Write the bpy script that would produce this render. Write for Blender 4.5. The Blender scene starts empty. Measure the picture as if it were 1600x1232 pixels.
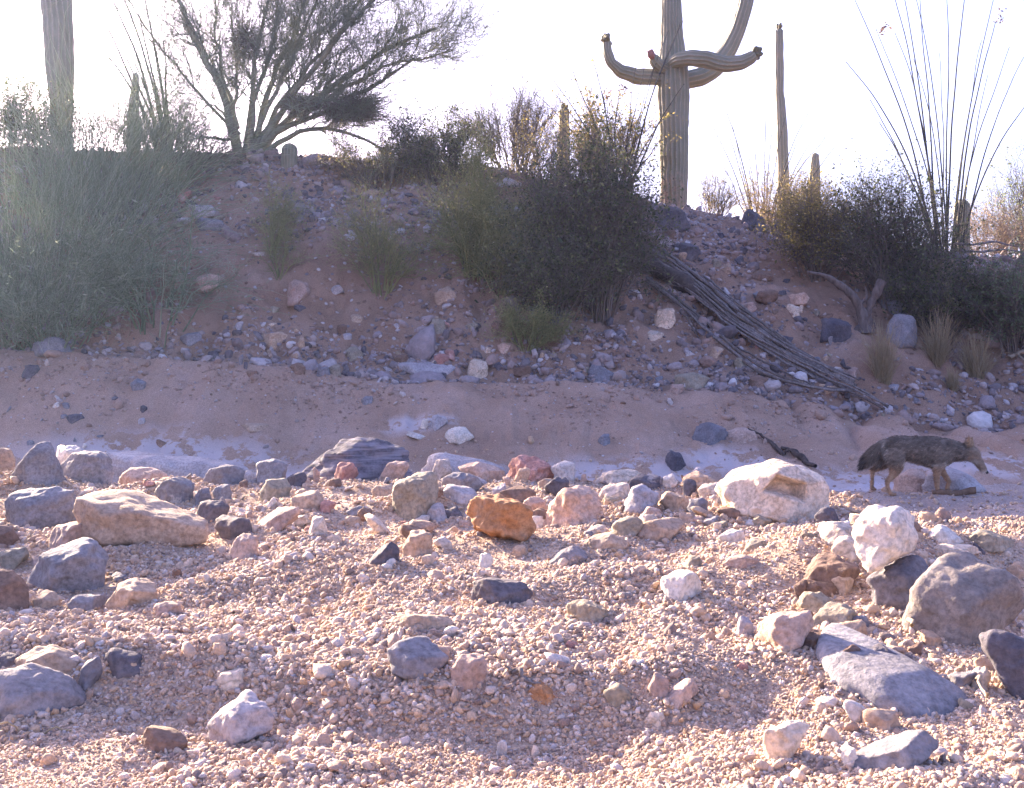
import bpy, math, random
import numpy as np
from mathutils import Vector, Matrix

rng = np.random.default_rng(7)
random.seed(7)
scene = bpy.context.scene
COL = scene.collection

# ------------------------------------------------------------------ camera
F, CX, CY, CZ = 1700.0, 800.0, 616.0, 0.92     # focal length and centre in photo pixels, lens height in metres
cam_data = bpy.data.cameras.new('trail_camera')
cam_data.sensor_fit = 'HORIZONTAL'
cam_data.sensor_width = 36.0
cam_data.lens = 36.0 * F / 1600.0
cam_data.clip_start = 0.05
cam_data.clip_end = 3000.0
cam = bpy.data.objects.new('trail_camera', cam_data)
cam.location = (0, 0, CZ)
cam.rotation_euler = (math.radians(90), 0, 0)
COL.objects.link(cam)
scene.camera = cam

# ------------------------------------------------------------------ sky, sun, exposure
SUN_E, SUN_A = math.radians(20.0), math.radians(50.0)       # height; angle from straight left towards the back
sun_vec = Vector((-math.cos(SUN_E)*math.cos(SUN_A), math.cos(SUN_E)*math.sin(SUN_A), math.sin(SUN_E)))
world = bpy.data.worlds.new('World')
scene.world = world
world.use_nodes = True
wn, wl = world.node_tree.nodes, world.node_tree.links
wn.clear()
sky = wn.new('ShaderNodeTexSky')
sky.sky_type = 'NISHITA'
sky.sun_disc = False
sky.sun_elevation = SUN_E
sky.sun_rotation = math.atan2(sun_vec.x, sun_vec.y)
sky.air_density = 1.0
sky.dust_density = 4.0
sky.ozone_density = 1.6
tint = wn.new('ShaderNodeMix'); tint.data_type = 'RGBA'; tint.blend_type = 'MULTIPLY'
tint.inputs[0].default_value = 1.0
tint.inputs[7].default_value = (0.99, 0.885, 1.22, 1)        # the camera's violet daylight balance
bg = wn.new('ShaderNodeBackground'); bg.inputs[1].default_value = 0.088
wo = wn.new('ShaderNodeOutputWorld')
wl.new(sky.outputs[0], tint.inputs[6]); wl.new(tint.outputs[2], bg.inputs[0]); wl.new(bg.outputs[0], wo.inputs[0])
sun_data = bpy.data.lights.new('sun', 'SUN')
sun_data.energy = 5.0
sun_data.angle = math.radians(0.53)
sun_data.color = (1.0, 0.79, 0.57)
sun = bpy.data.objects.new('sun', sun_data)
sun.rotation_euler = sun_vec.to_track_quat('Z', 'Y').to_euler()
sun.location = sun_vec * 60
COL.objects.link(sun)
scene.view_settings.view_transform = 'Standard'
scene.view_settings.look = 'None'
scene.view_settings.gamma = 1.0
scene.view_settings.use_curve_mapping = False
scene.view_settings.exposure = 2.6

# ------------------------------------------------------------------ helpers
def tag(o, label=None, cat=None, group=None, kind=None):
    if label: o['label'] = label
    if cat: o['category'] = cat
    if group: o['group'] = group
    if kind: o['kind'] = kind
    return o

def empty(name, loc, label=None, cat=None, group=None):
    o = bpy.data.objects.new(name, None)
    o.empty_display_size = 0.1
    o.location = loc
    COL.objects.link(o)
    return tag(o, label, cat, group)

def link(name, me, parent=None, loc=None):
    o = bpy.data.objects.new(name, me)
    COL.objects.link(o)
    if parent is not None: o.parent = parent
    if loc is not None: o.location = loc
    return o

def mesh_np(name, verts, faces, mat=None, smooth=True, attrs=None, colors=None):
    """faces: list of int arrays (n,3) or (n,4)"""
    verts = np.asarray(verts, dtype=np.float32).reshape(-1, 3)
    if not isinstance(faces, list): faces = [faces]
    faces = [np.asarray(f, dtype=np.int32) for f in faces if len(f)]
    me = bpy.data.meshes.new(name)
    me.vertices.add(len(verts)); me.vertices.foreach_set('co', verts.ravel())
    nl = sum(f.size for f in faces); nf = sum(len(f) for f in faces)
    me.loops.add(nl); me.loops.foreach_set('vertex_index', np.concatenate([f.ravel() for f in faces]))
    me.polygons.add(nf)
    tot = np.concatenate([np.full(len(f), f.shape[1], dtype=np.int32) for f in faces])
    st = np.concatenate([[0], np.cumsum(tot)[:-1]]).astype(np.int32)
    me.polygons.foreach_set('loop_start', st)
    me.polygons.foreach_set('loop_total', tot)
    if smooth: me.polygons.foreach_set('use_smooth', np.ones(nf, dtype=bool))
    if attrs:
        for k, v in attrs.items():
            a = me.attributes.new(k, 'FLOAT', 'POINT'); a.data.foreach_set('value', np.asarray(v, dtype=np.float32).ravel())
    if colors is not None:
        a = me.attributes.new('tone', 'FLOAT_COLOR', 'POINT')
        c = np.ones((len(verts), 4), dtype=np.float32); c[:, :3] = colors
        a.data.foreach_set('color', c.ravel())
    me.update(calc_edges=True)
    me.validate()
    if mat is not None: me.materials.append(mat)
    return me

def ihash(a, b, c=0, seed=0):
    h = (a.astype(np.int64)*374761393 + b.astype(np.int64)*668265263 + np.asarray(c).astype(np.int64)*2147483647 + seed*974711) & 0x7fffffff
    h = ((h ^ (h >> 13))*1274126177) & 0x7fffffff
    h = (h ^ (h >> 16)) & 0xffff
    return h/65535.0*2-1

def noise2(x, y, seed=0):
    xi, yi = np.floor(x), np.floor(y); fx, fy = x-xi, y-yi
    fx = fx*fx*(3-2*fx); fy = fy*fy*(3-2*fy)
    xi = xi.astype(np.int64); yi = yi.astype(np.int64)
    a, b = ihash(xi, yi, 0, seed), ihash(xi+1, yi, 0, seed)
    c, d = ihash(xi, yi+1, 0, seed), ihash(xi+1, yi+1, 0, seed)
    return (a*(1-fx)+b*fx)*(1-fy)+(c*(1-fx)+d*fx)*fy

def fbm2(x, y, o=4, seed=0):
    s = 0; a = 1.0
    for i in range(o):
        s = s + a*noise2(x*2**i+17.3*i, y*2**i-9.1*i, seed+i); a *= 0.5
    return s

def noise3(p, seed=0):
    i = np.floor(p); f = p-i; f = f*f*(3-2*f); i = i.astype(np.int64)
    def h(dx, dy, dz): return ihash(i[:, 0]+dx, i[:, 1]+dy, (i[:, 2]+dz)*7919 % 104729, seed)
    x0 = (h(0,0,0)*(1-f[:,0])+h(1,0,0)*f[:,0])*(1-f[:,1])+(h(0,1,0)*(1-f[:,0])+h(1,1,0)*f[:,0])*f[:,1]
    x1 = (h(0,0,1)*(1-f[:,0])+h(1,0,1)*f[:,0])*(1-f[:,1])+(h(0,1,1)*(1-f[:,0])+h(1,1,1)*f[:,0])*f[:,1]
    return x0*(1-f[:,2])+x1*f[:,2]

def fbm3(p, o=4, seed=0):
    s = 0; a = 1.0
    for k in range(o):
        s = s + a*noise3(p*2**k+11.7*k, seed+k); a *= 0.5
    return s

def sst(a, b, x):
    t = np.clip((x-a)/(b-a), 0, 1); return t*t*(3-2*t)

def PX(x, y, d):
    return np.array(((x-CX)/F*d, d, CZ-(y-CY)/F*d))

# ------------------------------------------------------------------ terrain
SCX = [-40, -12, -5.9, -4.8, -2.9, -.74, 1.47, 3.2, 4.2, 5.2, 6.5, 12, 40]
SCZ = [1.6, 1.5, 1.40, 1.36, 1.19, 1.06, 0.985, 0.86, 0.74, 0.62, 0.55, 0.5, .5]
YT = 17.5
TPX = [-2500, -800, 0, 400, 600, 800, 1000, 1060, 1130, 1200, 1350, 1600, 2600]
TPY = [215, 222, 232, 240, 250, 270, 312, 326, 333, 348, 378, 402, 420]
TX = [(p-CX)/F*YT for p in TPX]
TZ = [CZ+(CY-p)/F*YT for p in TPY]
BY = [-50, 0.5, 1.6, 2.2, 2.42, 2.60, 3.2, 4.0, 5.0, 5.8, 6.3, 6.8, 7.5, 8.2]
BZ = [.3, .27, .235, .195, .182, .262, .285, .315, .365, .43, .42, .28, .06, 0]

def bar_edge(X):
    return np.interp(X, [-6, -3, .8, 1.3, 1.8, 2.6, 5], [6.4, 6.3, 6.1, 5.3, 4.5, 4.1, 4.0])

def terrain(X, Y, detail=True):
    X = np.asarray(X, float); Y = np.asarray(Y, float)
    yk = bar_edge(X)
    wob = noise2(X*.9+3, Y*.9, 5)*.12
    Yp = np.where(Y > 0, Y*(1+(6.1/yk-1)*sst(2.2, 4.2, Y)), Y)+wob*sst(2.0, 3.0, Y)
    z = np.interp(Yp + .35*noise2(X*1.1, Y*0+1.5, 3)*((Yp > 1.9) & (Yp < 3.2)), BY, BZ)
    # scour scarp only left of centre; right-hand hollow
    fade = sst(-.1, .5, X)*(1-sst(2.7, 3.2, Yp))*sst(1.7, 2.2, Yp)
    z = z + fade*(.255-z)*.6
    z = z - .19*sst(1.15, 1.7, X)*(1-sst(3.5, 4.0, Y))*sst(1.9, 2.5, Y)
    z = z + .09*np.exp(-((X-1.12)/.42)**2-((Y-3.75)/.5)**2)
    # sand slope
    yb = 10.2 + .25*noise2(X*.35, X*0, 9)
    zc = np.interp(X, SCX, SCZ)
    yc = 12.5 + .12*noise2(X*.6, X*0+4, 2)+(.09*noise2(X*2.7, X*0+1, 12)+.05*noise2(X*7.1, X*0+2, 13)+.03*noise2(X*16, X*0+7, 14) if detail else 0)
    t = np.clip((Y-yb)/(yc-yb), 0, 1)
    s = .55*t**1.25+.45*(t*t*(3-2*t))
    z = z + zc*s
    # bank
    u = np.clip((Y-yc-.45)/(YT-yc-.45), 0, 1)
    zt = np.interp(X, TX, TZ)
    prof = .80*u+.20*np.sin(u*math.pi/2)
    z = z + (zt-zc-.04)*prof + .04*sst(0, .4, Y-yc)
    # plateau beyond
    z = z - .03*np.clip(Y-YT-.4, 0, 400)
    if detail:
        onbank = sst(0, .6, Y-yc)
        z = z + onbank*(.16*fbm2(X*.8, Y*.8, 4, 21)+(.07*noise2(X*3.1, Y*3.1, 33)+.035*noise2(X*7.3, Y*7.3, 34)+.02*noise2(X*15, Y*15, 35)))*(1-.7*sst(16.3, 17.5, Y))
        slope = sst(yb-.4, yb+.5, Y)*(1-onbank)
        z = z + slope*(.045*fbm2(X*1.3, Y*1.6, 4, 41)+.018*noise2(X*6, Y*6, 43)+.014*noise2(X*13, Y*13, 44)+.008*noise2(X*27, Y*27, 45)-.035*np.clip(noise2(X*3.7, Y*3.7, 46)-.55, 0, 1))
        z = z - slope*.22*np.clip(1-2.2*np.abs(noise2(X*2.3+.4*Y, Y*.45, 48)), 0, 1)**2*sst(2.7, 3.6, X)*(1-sst(5.2, 6.4, X))*sst(11.0, 11.9, Y)
        lowz = 1-sst(yb-.6, yb+.2, Y)
        z = z + lowz*(((.034+.026*sst(2.6, 3.8, Y))*fbm2(X*1.5, Y*1.9, 3, 51)+.016*np.abs(noise2(X*3, Y*4, 53)))*sst(.9, 2.2, Y)+.016*noise2(X*5.3, Y*5.3, 55)+.007*noise2(X*15, Y*15, 57))
    return z

def hit(x, y, dmin=1.0, dmax=60.0):
    """the point of the ground seen at photo pixel x, y"""
    d = np.geomspace(dmin, dmax, 1500)
    X = (x-CX)/F*d; Zr = CZ-(y-CY)/F*d
    below = Zr <= terrain(X, d)
    i = int(np.argmax(below)) if below.any() else len(d)-1
    if i == 0: return np.array((X[0], d[0], float(terrain(X[0], d[0]))))
    dd = np.linspace(d[i-1], d[i], 30)
    X = (x-CX)/F*dd; Zr = CZ-(y-CY)/F*dd
    T = terrain(X, dd); j = int(np.argmin(np.abs(Zr-T)))
    return np.array((X[j], dd[j], T[j]))

def gz(x, y): return float(terrain(x, y))

# ------------------------------------------------------------------ materials
def nmat(name):
    m = bpy.data.materials.new(name); m.use_nodes = True
    nt = m.node_tree; nt.nodes.clear()
    out = nt.nodes.new('ShaderNodeOutputMaterial')
    b = nt.nodes.new('ShaderNodeBsdfPrincipled')
    nt.links.new(b.outputs[0], out.inputs[0])
    return m, nt, b, out

def N(nt, t, **kw):
    n = nt.nodes.new(t)
    for k, v in kw.items():
        if k.startswith('i_'):
            key = k[2:]; key = int(key) if key.isdigit() else key.replace('_', ' ')
            n.inputs[key].default_value = v
        else: setattr(n, k, v)
    return n

def ramp(nt, fac, stops, interp='LINEAR'):
    r = nt.nodes.new('ShaderNodeValToRGB'); r.color_ramp.interpolation = interp
    e = r.color_ramp.elements
    while len(e) < len(stops): e.new(.5)
    for q, (p, c) in zip(e, stops):
        q.position = p; q.color = (c[0], c[1], c[2], 1) if hasattr(c, '__len__') else (c, c, c, 1)
    nt.links.new(fac, r.inputs[0]); return r.outputs[0]

def mix(nt, fac, a, b, mode='MIX'):
    m = nt.nodes.new('ShaderNodeMix'); m.data_type = 'RGBA'; m.blend_type = mode
    for k, v in ((0, fac), (6, a), (7, b)):
        if hasattr(v, 'is_output') or isinstance(v, bpy.types.NodeSocket): nt.links.new(v, m.inputs[k])
        elif hasattr(v, '__len__'): m.inputs[k].default_value = (v[0], v[1], v[2], 1)
        else: m.inputs[k].default_value = v
    return m.outputs[2]

def tex(nt, kind, scale, coord='Object', detail=4, rough=.55, out=0, **kw):
    tc = nt.nodes.new('ShaderNodeTexCoord')
    if kind == 'noise':
        n = N(nt, 'ShaderNodeTexNoise'); n.inputs['Detail'].default_value = detail; n.inputs['Roughness'].default_value = rough
    else:
        n = N(nt, 'ShaderNodeTexVoronoi')
    n.inputs['Scale'].default_value = scale
    for k, v in kw.items(): setattr(n, k, v)
    nt.links.new(tc.outputs[coord], n.inputs['Vector'])
    return n.outputs[out]

def bump(nt, b, h, strength=.5, dist=.01):
    bp = N(nt, 'ShaderNodeBump'); bp.inputs['Strength'].default_value = strength; bp.inputs['Distance'].default_value = dist
    nt.links.new(h, bp.inputs['Height']); nt.links.new(bp.outputs[0], b.inputs['Normal'])

def c_(c, k): return tuple(min(1, v*k) for v in c)

def rock_mat(name, base, accent, spot=None, crust=None, rough=.85, vein=False, striate=False):
    m, nt, b, out = nmat(name)
    oi = N(nt, 'ShaderNodeObjectInfo')
    n1 = tex(nt, 'noise', 5.0, detail=6, rough=.62)
    col = ramp(nt, n1, [(.30, c_(base, .72)), (.5, base), (.72, accent)])
    n2 = tex(nt, 'noise', 60.0, detail=5, rough=.7)
    sp = ramp(nt, n2, [(.34, .62), (.52, 1.0), (.70, 1.28)])
    col = mix(nt, 1.0, col, sp, 'MULTIPLY')
    if spot:
        v = tex(nt, 'noise', 11.0, detail=3)
        col = mix(nt, ramp(nt, v, [(.60, 0), (.68, .85)]), col, spot)
    if striate:
        tc = N(nt, 'ShaderNodeTexCoord'); mp = N(nt, 'ShaderNodeMapping'); mp.inputs['Scale'].default_value = (2, 2, 26); mp.inputs['Rotation'].default_value = (.25, .35, 0)
        nz = N(nt, 'ShaderNodeTexNoise'); nz.inputs['Scale'].default_value = 2.2; nz.inputs['Detail'].default_value = 6
        nt.links.new(tc.outputs['Object'], mp.inputs[0]); nt.links.new(mp.outputs[0], nz.inputs[0])
        col = mix(nt, ramp(nt, nz.outputs[0], [(.45, 0), (.62, .6)]), col, c_(accent, 1.15))
    if vein:
        v = tex(nt, 'noise', 2.3, detail=5, rough=.6)
        col = mix(nt, ramp(nt, v, [(.485, 0), (.5, .55), (.515, 0)]), col, c_(base, .35))
    if crust:
        v = tex(nt, 'noise', 7.0, detail=5, rough=.6)
        col = mix(nt, ramp(nt, v, [(.57, 0), (.62, .9)]), col, crust)
    tintr = ramp(nt, oi.outputs['Random'], [(0, (.80, .78, .80)), (.5, (1, 1, 1)), (1, (1.12, 1.05, .98))])
    col = mix(nt, 1.0, col, tintr, 'MULTIPLY')
    nt.links.new(col, b.inputs['Base Color'])
    b.inputs['Roughness'].default_value = rough
    b.inputs['Specular IOR Level'].default_value = .35
    h1 = tex(nt, 'noise', 22.0, detail=8, rough=.68)
    bump(nt, b, h1, .75, .022)
    return m

ROCK = {
 'grey':   rock_mat('grey_stone', (.225, .215, .235), (.33, .315, .33), crust=None),
 'greyw':  rock_mat('grey_stone_lichen', (.21, .205, .225), (.30, .29, .30), crust=(.60, .55, .50)),
 'dark':   rock_mat('dark_stone', (.115, .105, .125), (.19, .175, .19)),
 'schist': rock_mat('striated_schist', (.13, .12, .145), (.30, .28, .31), striate=True),
 'tan':    rock_mat('tan_stone', (.44, .32, .235), (.58, .45, .34), spot=(.30, .19, .12)),
 'pink':   rock_mat('pink_stone', (.47, .335, .27), (.60, .47, .40), spot=(.38, .23, .17)),
 'white':  rock_mat('white_quartz', (.64, .58, .52), (.76, .71, .66), spot=(.56, .38, .26)),
 'cream':  rock_mat('cream_stone', (.62, .51, .41), (.74, .66, .57), vein=True, spot=(.46, .32, .21)),
 'orange': rock_mat('rusty_orange_stone', (.46, .225, .10), (.58, .37, .22), spot=(.25, .18, .14)),
 'brown':  rock_mat('brown_stone', (.21, .135, .10), (.31, .21, .16)),
 'olive':  rock_mat('olive_grey_stone', (.30, .255, .195), (.42, .37, .30)),
 'lilac':  rock_mat('pale_lilac_stone', (.39, .36, .375), (.52, .485, .49)),
 'taupe':  rock_mat('taupe_stone', (.25, .215, .195), (.36, .31, .27)),
 'red':    rock_mat('reddish_stone', (.42, .215, .175), (.62, .43, .39)),
}

def ground_mat(name, a, b_, c, stone=30.0, stones=.35, crust=None, dist=.03, fine=9.0):
    m, nt, b, out = nmat(name)
    n1 = tex(nt, 'noise', 1.3, detail=8, rough=.6)
    col = ramp(nt, n1, [(.32, a), (.52, b_), (.70, c)])
    n2 = tex(nt, 'noise', 90.0, detail=5, rough=.75)
    col = mix(nt, 1.0, col, ramp(nt, n2, [(.32, .55), (.5, 1.0), (.68, 1.4)]), 'MULTIPLY')
    vc = tex(nt, 'voronoi', stone, out='Color')
    vd = tex(nt, 'voronoi', stone, out='Distance')
    hs = N(nt, 'ShaderNodeSeparateColor'); nt.links.new(vc, hs.inputs[0])
    scol = ramp(nt, hs.outputs[0], [(0, c_(a, .7)), (.35, b_), (.6, c), (.8, (.62, .56, .55)), (1, (.20, .17, .19))])
    pick = ramp(nt, hs.outputs[1], [(1-stones-.02, 0), (1-stones, 1)])
    inside = ramp(nt, vd, [(.25, 1), (.42, 0)])
    msk = mix(nt, 1.0, pick, inside, 'MULTIPLY')
    col = mix(nt, msk, col, scol)
    if crust:
        v = tex(nt, 'noise', 3.2, detail=9, rough=.68)
        at = N(nt, 'ShaderNodeAttribute'); at.attribute_name = 'crust'
        mm = N(nt, 'ShaderNodeMath', operation='MULTIPLY'); nt.links.new(ramp(nt, v, [(.46, 0), (.50, 1)]), mm.inputs[0]); nt.links.new(at.outputs['Fac'], mm.inputs[1])
        col = mix(nt, mm.outputs[0], col, crust)
    nt.links.new(col, b.inputs['Base Color'])
    b.inputs['Roughness'].default_value = .95
    b.inputs['Specular IOR Level'].default_value = .2
    h = mix(nt, .5, tex(nt, 'noise', fine, detail=9, rough=.7), mix(nt, 1.0, msk, n2, 'ADD'))
    bump(nt, b, h, .9, dist)
    return m

M_GRAVEL = ground_mat('pink_gravel_ground', (.40, .275, .19), (.50, .36, .265), (.58, .44, .34), 70, .6, dist=.02, fine=25)
M_BED = ground_mat('pale_wash_bed', (.34, .25, .21), (.42, .325, .285), (.50, .41, .38), 38, .4, crust=(.68, .64, .69), dist=.02, fine=20)
M_SAND = ground_mat('pink_sand', (.33, .215, .155), (.40, .27, .20), (.45, .315, .25), 26, .08, crust=(.62, .57, .60), dist=.025, fine=14)
M_BANK = ground_mat('red_bank_soil', (.27, .17, .12), (.36, .235, .17), (.42, .295, .235), 13, .45, dist=.05, fine=6)

def plant_mat(name, cols, trans=.35, rough=.6):
    m, nt, b, out = nmat(name)
    n = tex(nt, 'noise', 7.0, detail=3)
    wn_ = N(nt, 'ShaderNodeNewGeometry')
    stops = [(i/(len(cols)-1), c) for i, c in enumerate(cols)]
    col = ramp(nt, wn_.outputs['Random Per Island'], stops)
    nt.links.new(col, b.inputs['Base Color'])
    b.inputs['Roughness'].default_value = rough
    b.inputs['Specular IOR Level'].default_value = .4
    if trans > 0:
        tr = N(nt, 'ShaderNodeBsdfTranslucent'); nt.links.new(col, tr.inputs[0])
        ms = N(nt, 'ShaderNodeMixShader'); ms.inputs[0].default_value = trans
        nt.links.new(b.outputs[0], ms.inputs[1]); nt.links.new(tr.outputs[0], ms.inputs[2]); nt.links.new(ms.outputs[0], out.inputs[0])
    return m

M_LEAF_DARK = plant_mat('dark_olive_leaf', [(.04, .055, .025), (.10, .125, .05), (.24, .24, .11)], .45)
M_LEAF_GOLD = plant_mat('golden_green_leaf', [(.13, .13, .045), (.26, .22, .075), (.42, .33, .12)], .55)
M_BROOM = plant_mat('green_broom_stem', [(.17, .23, .13), (.28, .35, .21), (.46, .50, .36)], .5)
M_STEM_Y = plant_mat('yellow_green_stem', [(.20, .23, .09), (.32, .33, .14), (.46, .42, .20)], .45)
M_TWIG = plant_mat('grey_brown_twig', [(.10, .08, .065), (.15, .12, .10), (.20, .165, .14)], 0)
M_TWIG_PALE = plant_mat('pale_dry_twig', [(.26, .20, .15), (.34, .27, .20), (.42, .35, .27)], .2)
M_STRAW = plant_mat('straw_grass', [(.34, .26, .15), (.44, .35, .21), (.52, .44, .30)], .35)
M_PV_TWIG = plant_mat('palo_verde_twig', [(.18, .21, .15), (.24, .27, .19), (.32, .35, .26)], .5)
M_PV_LEAF = plant_mat('palo_verde_leaflet', [(.14, .18, .09), (.18, .23, .12), (.24, .29, .16)], .6)

def bark_mat(name, a, b_, sc=18):
    m, nt, b, out = nmat(name)
    tc = N(nt, 'ShaderNodeTexCoord'); mp = N(nt, 'ShaderNodeMapping'); mp.inputs['Scale'].default_value = (1, 1, .25)
    nz = N(nt, 'ShaderNodeTexNoise'); nz.inputs['Scale'].default_value = sc; nz.inputs['Detail'].default_value = 7; nz.inputs['Roughness'].default_value = .7
    nt.links.new(tc.outputs['Object'], mp.inputs[0]); nt.links.new(mp.outputs[0], nz.inputs[0])
    nt.links.new(ramp(nt, nz.outputs[0], [(.3, a), (.68, b_)]), b.inputs['Base Color'])
    b.inputs['Roughness'].default_value = .9
    b.inputs['Specular IOR Level'].default_value = .12
    bump(nt, b, nz.outputs[0], .8, .02)
    return m

M_BARK = bark_mat('palo_verde_bark', (.15, .155, .11), (.27, .27, .19))
M_DEADWOOD = bark_mat('weathered_grey_wood', (.085, .07, .065), (.30, .265, .255), 30)
M_STUMP = bark_mat('stump_wood', (.07, .055, .05), (.20, .165, .15), 26)
M_DARKWOOD = bark_mat('dark_driftwood', (.045, .035, .035), (.12, .095, .085), 26)
M_BROWNWOOD = bark_mat('brown_driftwood', (.13, .08, .055), (.24, .155, .105), 26)
M_OCO = bark_mat('ocotillo_stem', (.03, .034, .034), (.07, .07, .066), 40)

def saguaro_mat():
    m, nt, b, out = nmat('saguaro_skin')
    at = N(nt, 'ShaderNodeAttribute'); at.attribute_name = 'ridge'
    n1 = tex(nt, 'noise', 3.0, detail=5)
    skin = ramp(nt, n1, [(.3, (.15, .155, .095)), (.55, (.19, .19, .125)), (.75, (.24, .22, .15))])
    sp = tex(nt, 'noise', 45.0, detail=3)
    f = N(nt, 'ShaderNodeMath', operation='MULTIPLY'); nt.links.new(at.outputs['Fac'], f.inputs[0]); nt.links.new(ramp(nt, sp, [(.35, .35), (.6, 1)]), f.inputs[1])
    col = mix(nt, f.outputs[0], skin, (.34, .30, .23))
    # corky bark towards the foot
    cz = N(nt, 'ShaderNodeAttribute'); cz.attribute_name = 'foot'
    n2 = tex(nt, 'noise', 9.0, detail=6, rough=.7)
    g = N(nt, 'ShaderNodeMath', operation='ADD'); nt.links.new(cz.outputs['Fac'], g.inputs[0]); nt.links.new(n2, g.inputs[1])
    col = mix(nt, ramp(nt, g.outputs[0], [(.75, 0), (.95, .9)]), col, ramp(nt, n2, [(.35, (.17, .12, .085)), (.65, (.36, .27, .20))]))
    nt.links.new(col, b.inputs['Base Color'])
    b.inputs['Roughness'].default_value = .6
    bump(nt, b, sp, .5, .01)
    return m
M_SAG = saguaro_mat()

def plain_mat(name, c, rough=.7):
    m, nt, b, out = nmat(name)
    n = tex(nt, 'noise', 30, detail=3)
    nt.links.new(ramp(nt, n, [(.3, c_(c, .75)), (.7, c_(c, 1.2))]), b.inputs['Base Color'])
    b.inputs['Roughness'].default_value = rough
    return m
M_FRUIT = plain_mat('saguaro_bud', (.13, .12, .065))
M_SCAR = plain_mat('reddish_scar', (.30, .14, .11))

# ------------------------------------------------------------------ ground sheets
def build_ground():
    nx = 620
    Yr = np.concatenate([np.geomspace(1.0, 10.2, 250, endpoint=False)-.75, np.linspace(9.45, 17.9, 300, endpoint=False), np.geomspace(17.9, 46, 40)])
    ny = len(Yr)
    sx = np.linspace(-1, 1, nx); sx = np.sign(sx)*(.55*np.abs(sx)+.45*np.abs(sx)**2.2)
    X = sx[None, :]*(Yr[:, None]*.95+1.6); Y = np.repeat(Yr[:, None], nx, 1)
    Z = terrain(X, Y)
    V = np.stack([X, Y, Z], -1).reshape(-1, 3)
    i = np.arange(ny-1)[:, None]*nx+np.arange(nx-1)[None, :]
    Q = np.stack([i, i+1, i+1+nx, i+nx], -1).reshape(-1, 4)
    c = V[Q].mean(1)
    nzz = fbm2(c[:, 0]*1.5, c[:, 1]*1.5, 3, 77)*.25
    yk = bar_edge(c[:, 0])
    zone = np.where(c[:, 1] < yk+.75+nzz, 0, np.where(c[:, 1] < 10.45+nzz, 1, np.where(c[:, 1] < 12.6+.15*nzz, 2, 3)))
    px = CX+F*V[:, 0]/np.maximum(V[:, 1], .3)
    crust = np.zeros(len(V))
    def blob(x, y, rx, ry): return np.exp(-(((V[:, 0]-x)/rx)**2+((V[:, 1]-y)/ry)**2))
    for x, y, rx, ry in ((-3.6, 10.9, 1.5, .45), (-2.6, 10.6, 1.3, .35), (-5.8, 10.8, 1.0, .3), (1.2, 10.6, .9, .3), (3.1, 10.5, 1.1, .35), (2.2, 11.0, .5, .3), (4.9, 10.9, .9, .3), (-1.0, 11.5, .4, .15)):
        crust = np.maximum(crust, blob(x, y, rx, ry))
    for k, (nm, mt) in enumerate((('gravel_bar', M_GRAVEL), ('wash_bed', M_BED), ('sand_slope', M_SAND), ('hillside', M_BANK))):
        q = Q[zone == k]
        used, inv = np.unique(q, return_inverse=True)
        me = mesh_np(nm, V[used], inv.reshape(-1, 4), mt, True, {'crust': np.clip(crust[used]*1.2-.18, 0, .6)})
        tag(link(nm, me), {'gravel_bar': 'bar of sunlit pink gravel in the foreground', 'wash_bed': 'pale shaded wash bed behind the gravel bar', 'sand_slope': 'smooth slope of pinkish sand below the bank', 'hillside': 'steep shaded bank of reddish soil and stones'}[nm], kind='structure')
    # far desert floor under and around the detailed sheets
    g = np.concatenate([np.linspace(-400, -45, 24), np.linspace(-40, 40, 41), np.linspace(45, 400, 24)])
    gx, gy = np.meshgrid(g, g)
    gzv = terrain(gx, np.maximum(gy, -20), False)-.35
    gzv = np.where(gy < -1, np.interp(gy, [-400, -20, -1], [2.0, -.1, -.05]), gzv)
    gzv = np.where(gy > 60, np.maximum(gzv, -.5), gzv)
    V = np.stack([gx, gy, gzv], -1).reshape(-1, 3); n = len(g)
    i = np.arange(n-1)[:, None]*n+np.arange(n-1)[None, :]
    Q = np.stack([i, i+1, i+1+n, i+n], -1).reshape(-1, 4)
    tag(link('desert_floor', mesh_np('desert_floor', V, Q, M_BANK)), 'reddish desert floor stretching away around the wash', kind='structure')
build_ground()

# ------------------------------------------------------------------ rocks
_ico = {}
def ico(n):
    if n not in _ico:
        import bmesh
        bm = bmesh.new(); bmesh.ops.create_icosphere(bm, subdivisions=n, radius=1)
        v = np.array([x.co[:] for x in bm.verts]); f = np.array([[y.index for y in x.verts] for x in bm.faces]); bm.free()
        _ico[n] = (v, f)
    return _ico[n]

def rock_verts(planes, half, seed, sub, rough, p=13):
    v, f = ico(sub)
    d = v*half; d /= np.linalg.norm(d, axis=1)[:, None]
    n = planes[:, :3]; k = planes[:, 3]
    a = np.maximum(d @ n.T / k, 0)
    r = (a**p).sum(1)**(-1/p)
    V = d*r[:, None]
    s = float(np.mean(half))
    q = V/s
    nz = fbm3(q*1.3+seed*3.1, 3, seed)*.07+fbm3(q*4.2+seed, 3, seed+9)*.04
    rid = -np.abs(noise3(q*2.1+seed*1.7, seed+5))*.07+.02
    V = V*(1+1.25*rough*(nz+rid))[:, None]
    return V, f

def hull(poly):
    pts = sorted(map(tuple, poly))
    def half(it):
        h = []
        for p in it:
            while len(h) > 1 and (h[-1][0]-h[-2][0])*(p[1]-h[-2][1])-(h[-1][1]-h[-2][1])*(p[0]-h[-2][0]) <= 0: h.pop()
            h.append(p)
        return h
    a, b = half(pts), half(reversed(pts))
    return np.array(a[:-1]+b[:-1])

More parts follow.
